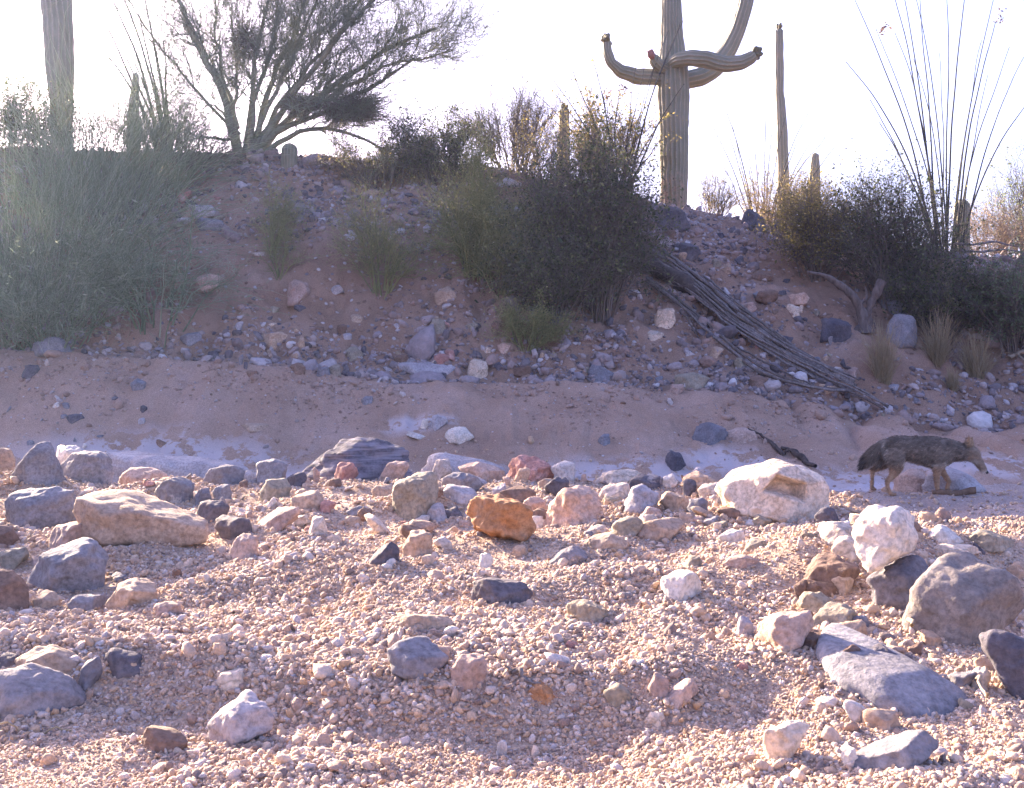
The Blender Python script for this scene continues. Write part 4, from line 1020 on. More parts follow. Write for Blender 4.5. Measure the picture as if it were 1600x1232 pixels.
# --- broom-like shrub of fine stems
def broom(name, label, box, base_y, d=None, n=1500, mat=None, seed=0, group='desert shrubs on the bank', lean=(0, 0), depth=.8, droop=.3, rad=.0035, cat='shrub', leafn=0, lmat=None, twigs=2.0, base_w=.16, chaos=0.):
    R = np.random.default_rng(seed)
    x0, x1, y0 = box; cx = (x0+x1)/2
    g = ground_at(cx, base_y, d) if d is not None else hit(cx, base_y)
    dd = g[1]; w = (x1-x0)/F*dd; h = max(.2, (CZ-(y0-CY)/F*dd)-g[2])
    root = empty(name, g, label, cat, group)
    a = R.uniform(0, 2*math.pi, n); q = np.sqrt(R.uniform(0, 1, n))
    b0 = np.stack([np.cos(a)*q*w*base_w, np.sin(a)*q*w*base_w*depth, np.zeros(n)], 1)
    b0[:, 2] = terrain(g[0]+b0[:, 0], g[1]+b0[:, 1])-g[2]-.02
    a2 = a+R.normal(0, .5, n)
    out = q*R.uniform(.4, 1.15, n)
    dirs = np.stack([np.cos(a2)*out*w*.5+lean[0]*w*.3, np.sin(a2)*out*w*.5*depth+lean[1]*w*.3, h*R.uniform(.45, 1.02, n)*(1-.42*out**2)], 1)
    dirs = dirs+R.normal(size=(n, 3))*np.array((1, .8, .55))*chaos*w*.6; dirs[:, 2] = np.abs(dirs[:, 2])
    k = 6; s = np.linspace(0, 1, k)
    P = b0[:, None]+dirs[:, None]*s[None, :, None]
    P[:, :, :2] += dirs[:, None, :2]*(.35*(s**2-s))[None, :, None]
    P[:, :, 2] -= (droop*out*h*.5)[:, None]*(s**3)[None]
    P[:, 1:] += R.normal(size=(n, k-1, 3))*.018*h
    P = P+g
    Rd = (rad*R.uniform(.6, 1.4, n))[:, None]*(1-.65*s)[None]
    part('stems', tubes(P, Rd, 3), mat or M_BROOM, root, n > 300)
    m = int(n*twigs)
    if m:
        P2, R2 = grow(P, Rd, m, (.08*h, .22*h), .35, 4, .6, .15, .35, .4, R, minr=rad*.4)
        part('twigs', tubes(P2, R2, 3), mat or M_BROOM, root, True)
        if leafn: part('foliage', leaves(along(P2, leafn, R, .1, .012), .014, R, .45), lmat or mat or M_BROOM, root, True)
    return root

# --- saguaros
def ribbed(path, rad, ribs=16, amp=.085, foot=None, dome=True, closed_base=False):
    path = np.asarray(path, float); n = len(path)
    T = nrm(np.gradient(path, axis=0)); A = np.zeros_like(T); a = np.array((0., 1, 0)) if abs(T[0][1]) < .8 else np.array((1., 0, 0))
    for i in range(n):
        a = a-T[i]*(a @ T[i]); a /= np.linalg.norm(a); A[i] = a
    B = np.cross(T, A); m = ribs*6; th = np.arange(m)*2*math.pi/m
    c = np.cos(ribs*th); prof = 1+amp*(1-2*np.abs(np.sin(ribs*th/2))**1.3); ridge = np.clip((c-.45)/.5, 0, 1)
    rad = np.asarray(rad, float)
    V = path[:, None]+(rad[:, None]*prof[None])[:, :, None]*(np.cos(th)[None, :, None]*A[:, None]+np.sin(th)[None, :, None]*B[:, None])
    V = V*1.0+(fbm3((path*2.1), 3, 3)*rad*.05)[:, None, None]*(V-path[:, None])/rad[:, None, None]
    V = V.reshape(-1, 3); V = V+(.012*fbm3(V*5.0, 3, 6))[:, None]
    i = np.arange(n-1)[:, None]*m; j = np.arange(m)[None]; j2 = (j+1) % m
    Q = np.stack([i+j, i+j2, i+m+j2, i+m+j], -1).reshape(-1, 4)
    ft = np.repeat(foot if foot is not None else np.zeros(n), m)
    return V, Q, np.tile(ridge, n), ft

def cactus_path(pts, radii, k=44):
    pts = np.asarray(pts, float)
    s = np.r_[0, np.cumsum(np.linalg.norm(np.diff(pts, axis=0), axis=1))]
    P = resample(pts, k); t = np.linspace(0, s[-1], k); r = np.interp(t, s, radii)
    # rounded tip
    tail = (s[-1]-t)/max(radii[-1]*1.1, 1e-3); r = r*np.sqrt(np.clip(1-(1-np.clip(tail, 0, 1))**2, .0009, 1))
    extra = []
    return P, r

def cactus_part(name, pts, radii, root, ribs, foot_h=0., k=60, amp=.06):
    P, r = cactus_path(pts, radii, k)
    tt = np.linspace(0, 1, len(P))
    # denser rows near the tip
    foot = np.clip(1-(P[:, 2]-P[0, 2])/foot_h, 0, 1)*.55 if foot_h > 0 else None
    V, Q, rg, ft = ribbed(P, r, ribs, amp, foot)
    me = mesh_np(name, V-np.array(root.location), Q, M_SAG, True, {'ridge': rg, 'foot': ft})
    return link(name, me, root), P

def buds(tip, direction, radius, n, root, seed, name='buds', size=.045):
    R = np.random.default_rng(seed); parts_ = []
    v, f = ico(2); d = nrm(np.asarray(direction, float))
    for i in range(n):
        o = nrm(R.normal(size=3)+d*1.0); c = np.asarray(tip)+o*radius*R.uniform(.75, 1.1)
        s = size*R.uniform(.6, 1.2); ax = nrm(o+d*.5)
        vv = v*s*.5; vv = vv+np.outer(vv @ ax, ax)*.9
        parts_.append((vv+c, f))
    part(name, join(parts_), M_FRUIT, root)

def simple_saguaro(label, px_pts, rad_px, d, ribs=14, name='saguaro', fruit=6, foot=.8, seed=0, ground=True):
    pts = [PX(x, y, d) for x, y in px_pts]
    if ground:
        pts[0] = np.array((pts[0][0], d, gz(pts[0][0], d)-.1))
    root = empty(name, (pts[0][0], d, gz(pts[0][0], d)), label, 'cactus', 'saguaro cactuses on the skyline')
    o, P = cactus_part('trunk', pts, [r/F*d for r in rad_px], root, ribs, foot)
    if fruit: buds(P[-1]-np.array((0, 0, rad_px[-1]/F*d*.6)), (0, 0, 1), rad_px[-1]/F*d*.9, fruit, root, seed, size=.07)
    return root

def armed_saguaro():
    d = 18.6; k = d/F
    pts = [(1053,345),(1053,310),(1053,240),(1052,150),(1051,100),(1050,60),(1049,0),(1048,-120),(1048,-260)]
    W = [p for p in (PX(x, y, d) for x, y in pts)]
    root = empty('saguaro', (W[0][0], d, gz(W[0][0], d)), 'tall many armed saguaro with wide spread arms on the skyline', 'cactus', 'saguaro cactuses on the skyline')
    W[0] = np.array((W[0][0], d, gz(W[0][0], d)-.15))
    cactus_part('trunk', W, [k*r for r in (19.5, 19.5, 22.5, 24, 23, 17, 14.5, 14, 12)], root, 20, 1.5, 110, .05)
    def arm(pts, rad, off, fruit, seed, ribs=12):
        Wp = [PX(x, y, d+o) for (x, y), o in zip(pts, off)]
        o, P = cactus_part('arm', Wp, [k*r for r in rad], root, ribs, 0, 60, .06)
        if fruit: buds(P[-1]-(P[-1]-P[-4])*.5, P[-1]-P[-4], k*rad[-1]*.8, fruit, root, seed, size=.085)
    arm([(1048,121),(1022,121),(996,120),(970,112),(955,98),(949,80),(947,60)], [12.5,12.5,12,9.5,7.5,7.5,7], [0,-.05,-.1,-.15,-.2,-.2,-.2], 16, 5)
    arm([(1046,104),(1060,94),(1080,91),(1104,93),(1136,101),(1157,99),(1173,91),(1181,82)], [9,10.5,11.5,12,12,11,9.5,7.5], [-.1,-.3,-.42,-.5,-.5,-.5,-.5,-.5], 20, 6)
    arm([(1062,128),(1080,124),(1095,121),(1118,106),(1138,80),(1152,50),(1163,15),(1175,-40),(1180,-130)], [13,14,14,14,13.5,12,11,10.5,9], [.2,.25,.3,.35,.4,.4,.4,.4,.4], 0, 7)
    arm([(1044,110),(1032,105),(1024,97),(1019,86)], [8,9,8.5,7.5], [-.1,-.2,-.25,-.28], 0, 8)
    sc = PX(1017.5, 85, d-.35); v, f = ico(3)
    R = np.random.default_rng(4); V = v*np.array((.07, .07, .085))*(1+.25*fbm3(v*2.5, 3, 4))[:, None]
    part('scar', (V+sc, [f]), M_SCAR, root)
armed_saguaro()
simple_saguaro('thick saguaro trunk at the upper left running out of the frame', [(96,240),(97,180),(94,110),(91,50),(88,0),(86,-120),(86,-300)], [15,16,19.5,21,22,22,18], 18.4, 16, fruit=0, seed=2)
simple_saguaro('slender single stemmed saguaro right of the armed one', [(1223,345),(1223,280),(1221,190),(1218,150),(1217.5,100),(1217,42)], [9,9.5,8.5,7,7,6.2], 24, 12, fruit=9, seed=3)
simple_saguaro('short saguaro stub rising behind the dark bush left of the armed saguaro', [(880,290),(880,230),(881,200),(881,168)], [9,9,8,7.5], 19.5, 12, fruit=5, seed=4)
simple_saguaro('short leaning saguaro stub right of the slender saguaro', [(1268,345),(1271,300),(1273,260),(1274,238)], [10,10,8,5], 23, 12, fruit=0, seed=5)
simple_saguaro('small dark young saguaro under the palo verde tree', [(452,290),(452,262),(452,245),(452,224)], [11.5,12,12.5,11.5], 16.95, 14, name='young_saguaro', foot=0, fruit=0, seed=6)
simple_saguaro('pale distant saguaro seen behind the left ocotillo', [(205,240),(208,180),(211,140),(213,112)], [10,9,6,4.5], 34, 12, fruit=0, seed=7)
simple_saguaro('short dark young saguaro at the foot of the tall right ocotillo', [(1503,380),(1503,350),(1503,330),(1503,312)], [11,12,12,11], 18.4, 14, name='young_saguaro', fruit=0, seed=8)

# --- ocotillos: bundles of long wands, each wand a part
def ocotillo(label, base, tips, d, seed, base_spread=14, rad=.014, name='ocotillo', blooms=()):
    R = np.random.default_rng(seed)
    b = np.array((PX(base[0], base[1], d)[0], d, 0.)); b[2] = gz(b[0], d)
    root = empty(name, b, label, 'ocotillo', 'ocotillos along the skyline')
    for i, t in enumerate(tips):
        tx, ty = t[0], t[1]; off = R.uniform(-.7, .7)
        s = (tx-base[0])/130
        p0 = b+np.array((np.clip(s, -1, 1)*base_spread/F*d+R.normal(0, .02), off*.25, -.04)); p0[2] = gz(p0[0], p0[1])-.05
        p2 = PX(tx, ty, d+off)
        k = 12; q = np.linspace(0, 1, k)[:, None]
        P = p0*(1-q)+p2*q
        mid = np.array((0, 0, 1.))*.05*np.linalg.norm(p2-p0)
        side = np.array((-(p2-p0)[0]*.10, 0, 0))
        P = P+np.sin(q*math.pi)*(side+mid*.4)+np.cumsum(R.normal(size=(k, 3)), 0)*.040*q*(1-q*.55)
        rr = rad*R.uniform(.75, 1.15)*(1-.72*q[:, 0])
        P3 = resample(P, 22); r3 = np.interp(np.linspace(0, 1, 22), np.linspace(0, 1, k), rr)
        # spines and little leaves along the wand
        Pw = P3[None]; m = 70
        sp = along(Pw, m, R, .08, .0); dd = nrm(R.normal(size=(m, 3)))
        S = np.stack([sp, sp+dd*.028], 1)
        part('stem', join([tubes(Pw, r3[None], 5), tubes(S, np.full((m, 2), .0022)*np.array([1, .4]), 3)]), M_OCO, root)
        if i in blooms:
            part('flower', leaves(p2+R.normal(size=(26, 3))*.05, .06, R, .5, .3), M_BLOOM, root)
    return root
M_BLOOM = plant_mat('dry_ocotillo_bloom', [(.12, .08, .07), (.16, .12, .09)], .4)
ocotillo('tall ocotillo with long bare wands at the right', (1482,405), [(1334,8),(1331,100),(1379,45),(1388,-25),(1408,-30),(1422,-20),(1478,-40),(1508,-45),(1550,-20),(1566,28),(1578,75),(1597,85),(1603,150),(1360,150),(1440,-15),(1400,60),(1425,90),(1530,60),(1545,120),(1460,80),(1372,200)], 18.0, 31, 16, .0205, blooms=(9, 2))
ocotillo('fan shaped ocotillo behind the golden bush between saguaros', (1190,340), [(1107,170),(1127,172),(1145,200),(1162,225),(1172,205),(1183,200),(1196,120),(1230,190),(1257,178),(1270,210),(1290,215),(1297,225),(1130,255),(1210,200),(1245,220),(1152,180)], 20.0, 32, 10, .017)
ocotillo('fan shaped ocotillo growing out of the dark bush in the middle', (968,300), [(853,95),(840,140),(843,172),(880,80),(905,58),(945,150),(975,140),(1000,110),(1020,98),(1045,55),(1060,38),(1070,15),(1064,125),(1050,180),(1042,215),(1010,60),(930,110),(865,130)], 17.6, 33, 14, .016, blooms=(5, 6))
ocotillo('leaning ocotillo behind the broom shrubs on the left', (272,232), [(118,-25),(160,-30),(178,-30),(215,-20),(222,-40),(240,30),(190,70),(135,60),(262,60),(205,100)], 18.6, 34, 14, .036)

# --- palo verde tree
def palo_verde(label, limbs, d, seed, base, n1=90, n2=900, n3=5200, nleaf=9000, name='palo_verde_tree', clumps=(), scale=1.0, move=(0, 0, 0), group='palo verde trees on the bank'):
    R = np.random.default_rng(seed); k = d/F
    b = np.array((PX(base[0], 0, d)[0], d, 0.)); b[2] = gz(b[0], d)
    root = empty(name, b, label, 'tree', group)
    Ps, Rs = [], []
    for pts, r0, off in limbs:
        W = [PX(x, y, d) for x, y in pts]
        W = np.array(W); s = np.linspace(0, 1, len(W)); W[:, 1] += off*s
        W[0] = (W[0][0], W[0][1]+R.normal(0, .04), gz(W[0][0], d)-.08) if pts[0][1] > 225 else W[0]
        P = resample(W, 12); P[1:] += np.cumsum(R.normal(size=(11, 3))*.034, 0)
        Ps.append(P); Rs.append(k*r0*(1-.72*np.linspace(0, 1, 12)))
    P0, R0 = np.array(Ps), np.array(Rs)
    part('trunk', tubes(P0, R0, 9), M_BARK, root)
    P1, R1 = grow(P0, R0, n1, (.5, 1.35), .55, 8, .32, .40, .25, .25, R, jit=.03, minr=.004)
    P2, R2 = grow(P1, R1, n2, (.25, .8), .45, 6, .5, .25, .2, .3, R, jit=.03, minr=.003)
    P3, R3 = grow(P2, R2, n3, (.10, .36), .5, 3, .6, .12, .1, .4, R, minr=.0018)
    part('branches', join([tubes(P1, R1, 5), tubes(P2, R2, 4)]), M_PV_TWIG, root)
    part('twigs', tubes(P3, R3, 3), M_PV_TWIG, root, True)
    part('foliage', leaves(along(P3, nleaf, R, .1, .012), .017, R, .55), M_PV_LEAF, root, True)
    return root
PV_LIMBS = [
 ([(385,240),(400,150),(425,80),(440,10),(450,-60)], 4.5, -.4),
 ([(372,200),(345,120),(330,50),(325,-40)], 3.5, .5),
 ([(400,210),(450,110),(490,40),(512,-40)], 4, -.2),
 ([(420,215),(500,150),(570,100),(640,70),(690,62)], 4, .6),
 ([(375,210),(338,150),(290,95),(250,40),(225,-10)], 3, -.2),
 ([(372,240),(370,190),(350,145),(328,100),(312,58),(302,25),(284,-10),(262,-70)], 7.5, -.5),
 ([(380,240),(388,180),(392,120),(398,60),(402,0),(410,-80)], 5, .5),
 ([(392,240),(410,170),(432,100),(452,40),(470,-30)], 6, .7),
 ([(400,240),(430,180),(478,120),(535,60),(590,15),(640,-20)], 6, -.7),
 ([(402,240),(425,205),(470,170),(540,125),(600,80),(655,45),(690,35)], 6.5, .2),
 ([(404,240),(430,212),(490,190),(560,160),(620,140),(665,112)], 5.5, -.5),
 ([(406,242),(440,218),(500,206),(556,214),(600,246)], 5, -.8),
 ([(372,215),(340,205),(308,212),(288,200)], 3.2, -.3),
 ([(368,200),(335,180),(315,166),(290,168)], 2.6, .2),
 ([(378,240),(360,170),(372,110),(360,50),(350,-20)], 4, .6),
 ([(396,240),(440,160),(500,80),(545,20),(580,-40)], 5, .4),
]
pv = palo_verde('big spreading palo verde tree on the bank at left of centre', PV_LIMBS, 17.6, 71, (388, 240), 360, 5200, 36000, 44000)

def clump(label, box, d, seed, n=2600):
    """mistletoe-like dense twig ball hanging in the tree"""
    R = np.random.default_rng(seed)
    x0, x1, y0, y1 = box; c = PX((x0+x1)/2, (y0+y1)/2, d); rx = (x1-x0)/2*d/F; rz = (y1-y0)/2*d/F
    root = empty('mistletoe', c, label, 'mistletoe', 'dense clumps in the palo verde tree')
    a = nrm(R.normal(size=(n, 3))); rr = R.uniform(0, 1, n)**.45
    lump = np.clip(1+.75*fbm3(a*2.6+seed, 3, seed), .2, 2)
    e = c+a*(rr*lump)[:, None]*np.array((rx, rx*.8, rz))
    s = c+(e-c)*.35+R.normal(size=(n, 3))*.04
    P = np.stack([s, (s+e)/2+R.normal(size=(n, 3))*.03, e], 1)
    part('twigs', tubes(P, np.full((n, 3), .0035)*np.array([1, .8, .5]), 3), M_TWIG, root, True)
    part('foliage', leaves(e+R.normal(size=(n, 3))*.02, .03, R, .3), M_LEAF_DARK, root, True)
clump('dense dark clump in the lower right crown of the palo verde', (480,610,140,205), 17.3, 1, 3400)
clump('dense bluish clump in the upper middle of the palo verde crown', (345,420,20,110), 17.7, 2, 800)
clump('dark clump low in the palo verde crown beside its trunk', (430,500,140,190), 17.2, 3, 1300)

# tree that stands on the bank left of the picture; only its shade reaches the gravel
def copy_tree(o, parent=None):
    c = o.copy(); COL.objects.link(c)
    if parent is not None: c.parent = parent
    for ch in list(o.children):
        if ch.name.split('.')[0] in ('trunk', 'branches', 'twigs', 'foliage'): copy_tree(ch, c)
    return c

# --- bushes
S = 'desert shrubs on the bank'
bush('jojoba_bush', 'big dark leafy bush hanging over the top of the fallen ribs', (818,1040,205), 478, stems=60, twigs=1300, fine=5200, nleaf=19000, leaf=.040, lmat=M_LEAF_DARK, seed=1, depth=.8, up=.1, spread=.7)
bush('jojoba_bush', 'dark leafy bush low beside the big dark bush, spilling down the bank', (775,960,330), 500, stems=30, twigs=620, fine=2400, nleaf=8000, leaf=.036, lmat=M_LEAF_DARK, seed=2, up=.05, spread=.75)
bush('creosote_bush', 'golden green rounded bush lit from the left under the slender saguaro', (1190,1365,272), 432, stems=44, twigs=900, fine=3400, nleaf=14000, leaf=.032, lmat=M_LEAF_GOLD, seed=3, up=.1)
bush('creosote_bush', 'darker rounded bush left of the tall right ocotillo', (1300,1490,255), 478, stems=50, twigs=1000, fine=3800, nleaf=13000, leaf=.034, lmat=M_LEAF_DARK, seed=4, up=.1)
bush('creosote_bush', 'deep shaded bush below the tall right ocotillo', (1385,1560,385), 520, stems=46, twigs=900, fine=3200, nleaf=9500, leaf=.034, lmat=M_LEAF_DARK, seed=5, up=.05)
bush('creosote_bush', 'dim bluish green bush at the right edge of the bank', (1495,1680,395), 545, stems=40, twigs=800, fine=2800, nleaf=9500, leaf=.034, lmat=M_PV_LEAF, seed=16, up=.1)
bush('desert_bush', 'olive bush with brown top left of the bare twig bush on the skyline', (600,775,168), 288, d=None, stems=40, twigs=900, fine=3600, nleaf=11000, leaf=.033, lmat=M_LEAF_DARK, seed=6, up=.15)
bush('bare_bush', 'leafless grey twig bush on the skyline in the middle', (720,885,125), 300, d=18.0, stems=34, twigs=620, fine=3800, nleaf=3500, leaf=.024, lmat=M_LEAF_DARK, smat=M_TWIG, seed=7, up=.5, spread=.45)
bush('desert_bush', 'brown leaved bush around the foot of the middle ocotillo', (870,1035,150), 330, d=17.9, stems=30, twigs=520, fine=2400, nleaf=7500, leaf=.042, lmat=M_LEAF_GOLD, seed=8, up=.4)
bush('twig_bush', 'small brown twig bush right of the armed saguaro foot', (1072,1155,262), 335, d=18.8, stems=20, twigs=280, fine=1300, nleaf=1400, leaf=.024, lmat=M_LEAF_GOLD, smat=M_TWIG, seed=9, up=.4)
bush('twig_bush', 'golden dry brush around the slender saguaro foot', (1130,1310,252), 345, d=19.6, stems=32, twigs=480, fine=2300, nleaf=5600, leaf=.028, lmat=M_LEAF_GOLD, smat=M_TWIG_PALE, seed=10, up=.35)
bush('twig_bush', 'dark thorny brush at the left foot of the palo verde', (150,350,140), 275, d=17.9, stems=26, twigs=480, fine=2400, nleaf=4200, leaf=.022, lmat=M_PV_LEAF, smat=M_TWIG, seed=11, up=.15)
bush('twig_bush', 'dark dead brush under the low right limb of the palo verde', (480,665,200), 282, d=None, stems=26, twigs=520, fine=2400, nleaf=5000, leaf=.026, lmat=M_LEAF_DARK, smat=M_TWIG, seed=12, up=.1)
bush('desert_bush', 'dark brush with bare branches at the top left edge', (-110,130,120), 300, d=17.0, stems=30, twigs=700, fine=2700, nleaf=14000, leaf=.034, lmat=M_LEAF_DARK, seed=13, spread=.8)
bush('far_bush', 'hazy green brush at the right edge behind the tall ocotillo', (1535,1700,225), 385, d=21.5, stems=28, twigs=480, fine=2200, nleaf=8000, leaf=.034, lmat=M_PV_LEAF, seed=14, up=.3)
bush('far_bush', 'pale dry brush beyond the ocotillo foot at right', (1480,1600,315), 410, d=20.0, stems=26, twigs=360, fine=1600, nleaf=4000, leaf=.028, lmat=M_STRAW, smat=M_TWIG_PALE, seed=15, up=.3)

# --- fine stemmed shrubs
B_ = dict(smat=M_BROOM, lmat=M_BROOM, asp=.16, leaf=.055, leafjit=.02, group=S)
broom('broom_shrub', 'tall pale green broom shrub at the upper left', (0,330,40), 320, n=1000, seed=21, lean=(.22, 0), droop=.5, rad=.0042, base_w=.36, chaos=.34, twigs=1.6)
broom('broom_shrub', 'wide green broom shrub filling the left edge of the bank', (-120,235,130), 470, n=950, seed=22, lean=(.18, -.1), droop=.6, rad=.0044, base_w=.38, chaos=.34, twigs=1.6)
bush('broom_shrub', 'low green broom shrub spilling down the bank right of the wide one', (100,385,275), 500, stems=24, twigs=360, fine=1500, nleaf=2000, spread=.8, up=.05, hmin=.3, seed=23, **B_)
bush('broom_shrub', 'dim green broom shrub at the foot of the bank on the left edge', (-70,250,365), 545, stems=24, twigs=360, fine=1500, nleaf=2000, spread=.8, up=.0, hmin=.3, seed=24, **B_)
bush('twig_bush', 'tangled low brush on the skyline between the left ocotillo and the palo verde', (190,420,165), 268, stems=30, twigs=520, fine=2200, nleaf=2600, leaf=.022, lmat=M_PV_LEAF, smat=M_TWIG, seed=51, up=.05, spread=.8)
bush('twig_bush', 'tangled yellow green brush on the skyline right of the palo verde', (480,720,185), 300, stems=22, twigs=360, fine=1500, nleaf=3000, leaf=.024, lmat=M_LEAF_GOLD, smat=M_TWIG, seed=52, up=.2, spread=.7)
bush('twig_bush', 'brown tangled brush around the short saguaro stub', (770,930,165), 325, stems=22, twigs=360, fine=1500, nleaf=3000, leaf=.026, lmat=M_LEAF_GOLD, smat=M_TWIG, seed=53, up=.2, spread=.7)
W_ = dict(spread=.8, hmin=.35, base_w=.1, smat=M_STEM_Y, lmat=M_STEM_Y)
bush('wispy_shrub', 'slender yellow stemmed shrub below the palo verde trunk', (378,465,238), 395, stems=9, twigs=130, fine=650, nleaf=1500, leaf=.022, seed=25, up=.25, **W_)
bush('wispy_shrub', 'upright green shrub on the bank under the dead brush', (530,665,255), 458, stems=15, twigs=230, fine=1150, nleaf=3400, leaf=.022, seed=26, up=.25, **W_)
bush('wispy_shrub', 'tall thin yellow green shrub in the middle of the bank', (650,825,190), 430, stems=24, twigs=420, fine=2200, nleaf=8000, leaf=.022, seed=27, up=.25, **W_)
bush('wispy_shrub', 'tangled green shrub just left of the big dark bush', (680,880,285), 455, stems=26, twigs=480, fine=2300, nleaf=9000, leaf=.022, seed=28, up=.15, **W_)
bush('wispy_shrub', 'faint green shrub low on the bank under the dark bush', (755,890,445), 545, stems=20, twigs=300, fine=1300, nleaf=4200, leaf=.020, seed=29, up=.3, **W_)
bush('wispy_shrub', 'sparse twiggy shrub under the young saguaro', (395,480,325), 435, stems=9, twigs=110, fine=420, nleaf=700, leaf=.018, seed=30, up=.3, **W_)

T = 'straw coloured grass tufts on the right bank'
broom('grass_tuft', 'straw coloured grass tuft in front of the dead stump', (1345,1412,490), 590, n=260, seed=41, mat=M_STRAW, twigs=.4, group=T, cat='grass tuft', rad=.0035, droop=.15)
broom('grass_tuft', 'tallest straw grass tuft, right of the pale grey boulder', (1430,1502,478), 568, n=280, seed=42, mat=M_STRAW, twigs=.4, group=T, cat='grass tuft', rad=.0035, droop=.15)
broom('grass_tuft', 'rightmost straw grass tuft near the edge of the frame', (1490,1560,505), 590, n=260, seed=43, mat=M_STRAW, twigs=.4, group=T, cat='grass tuft', rad=.0035, droop=.15)
broom('grass_tuft', 'smallest straw grass tuft, lowest on the slope', (1470,1506,565), 608, n=130, seed=44, mat=M_STRAW, twigs=.3, group=T, cat='grass tuft', rad=.0035, droop=.15)

# unseen bush added left of the frame to shade the gravel
sh = bush('creosote_bush', 'added creosote, unseen left of the frame, shading the gravel', (-490,-170,470), 850, d=5.3, stems=40, twigs=900, fine=3400, nleaf=22000, leaf=.030, lmat=M_LEAF_GOLD, seed=61, group=S)

# ------------------------------------------------------------------ fallen saguaro skeleton
def ribs_bundle():
    R = np.random.default_rng(3)
    g0 = hit(1010, 412)
    root = empty('saguaro_skeleton', g0, 'fallen dead saguaro skeleton of long grey ribs sliding down the bank', 'dead cactus')
    def rib(px, r, lift, lump=1.0):
        W = []
        for x, y in px:
            h_ = hit(x, y+3); W.append(h_+np.array((0, -.05, lift)))
        P = resample(W, 26)
        P += np.cumsum(R.normal(size=P.shape)*.0065, 0)
        t = np.linspace(0, 1, 26); rr = r*(1-.35*t)*(1+.15*np.sin(t*23+R.uniform(0, 6)))
        V, Q = tubes(P[None], rr[None], 7)
        V += .25*r*fbm3(V*9, 2, int(R.integers(1, 99)))[:, None]
        part('rib', (V, Q), M_DEADWOOD if R.uniform() < .6 else M_STUMP, root)
    mainl = np.array([(1008,404),(1050,425),(1090,452),(1150,506),(1210,548),(1262,578),(1330,612),(1385,642)], float)
    n = 19
    for i in range(n):
        f = (i/(n-1)-.5)
        t = np.linspace(0, 1, len(mainl))
        off = f*(34-20*t)+R.normal(0, 1.9, len(mainl))
        px = mainl+np.stack([-.5*off, off], 1)
        a = int(R.choice([0, 0, 1, 1, 2, 3])); b = len(px)-int(R.choice([0, 0, 1, 1, 2, 3]))
        rib(px[a:b], R.uniform(.014, .027), .05+.12*(.5-abs(f))+R.uniform(0, .04))
    low = np.array([(1010,440),(1045,465),(1075,490),(1130,540),(1165,570),(1200,592),(1260,610),(1335,617)], float)
    for i in range(3):
        rib(low+np.array((0, -2+3.0*i))+R.normal(0, .8, low.shape), R.uniform(.02, .03), .06)
    rib(np.array([(1062,490),(1075,510),(1086,532)], float), .012, .03)
    rib(np.array([(1150,545),(1200,575),(1240,600),(1270,612)], float), .013, .05)
    # dark hide left between the ribs at the upper end
    L = [hit(x, y)+np.array((0, -.03, .06)) for x, y in [(1008,415),(1050,436),(1090,465),(1140,505),(1180,535)]]
    P = resample(L, 20); t = np.linspace(0, 1, 20)
    V, Q = tubes(P[None], (.13*(1-.75*t))[None], 12); V += .05*fbm3(V*4, 3, 8)[:, None]
    part('hide', (V, Q), M_DARKWOOD, root)
ribs_bundle()

def wood(name, label, cat, chains, mat, lift=.03, ground=True, partname='limb', seed=0):
    R = np.random.default_rng(seed)
    g = hit(*chains[0][0][0])
    root = empty(name, g, label, cat)
    d0 = g[1]
    for pts, r in chains:
        if ground: W = [hit(x, y)+np.array((0, -.02, lift)) for x, y in pts]
        else: W = [PX(x, y, d0) for x, y in pts]
        k = 16; P = resample(W, k); P += np.cumsum(R.normal(size=P.shape)*.006, 0)
        rr = np.interp(np.linspace(0, 1, k), np.linspace(0, 1, len(r)), r)*(1+.15*R.normal(size=k))
        V, Q = tubes(P[None], np.maximum(rr, .002)[None], 8); V += (.3*np.mean(r))*fbm3(V*11, 3, seed)[:, None]
        part(partname, (V, Q), mat, root)
    return root
wood('dead_stump', 'dead grey forked stump with a twisted root on the right bank', 'stump', [
    ([(1352,520),(1350,500),(1342,480),(1330,462),(1312,446),(1290,430),(1258,424)], [.10, .075, .06, .05, .045, .03, .015]),
    ([(1350,515),(1352,490),(1358,470),(1368,452),(1374,436)], [.09, .06, .055, .05, .06]),
    ([(1352,505),(1340,515),(1336,530),(1345,548),(1362,560)], [.07, .05, .045, .03, .015]),
    ([(1345,475),(1352,462),(1350,448)], [.03, .02, .01]),
    ([(1352,500),(1362,515),(1366,535)], [.08, .06, .03])], M_STUMP, ground=False, seed=4)
wood('driftwood_branch', 'thin dark driftwood branch lying across the pale rocks', 'branch', [
    ([(1168,674),(1185,682),(1205,692),(1222,706),(1232,710)], [.012, .014, .018, .02, .02]),
    ([(1218,705),(1240,708),(1256,720),(1272,732)], [.02, .03, .035, .02]),
    ([(1232,710),(1222,712),(1212,712)], [.015, .01, .006])], M_DARKWOOD, seed=5)
wood('pale_twig', 'bright pale twig lying at the right edge of the slope', 'twig', [
    ([(1572,568),(1582,562),(1592,558),(1606,562)], [.035, .022, .03, .015]), ([(1588,560),(1598,566),(1606,570)], [.02, .015, .01])], M_TWIG_PALE, lift=.06, seed=13)
wood('driftwood_log', 'short brown driftwood log at the front paws of the animal', 'log', [
    ([(1458,772),(1480,773),(1505,774),(1525,774)], [.028, .036, .034, .022])], M_BROWNWOOD, lift=.015, seed=6)
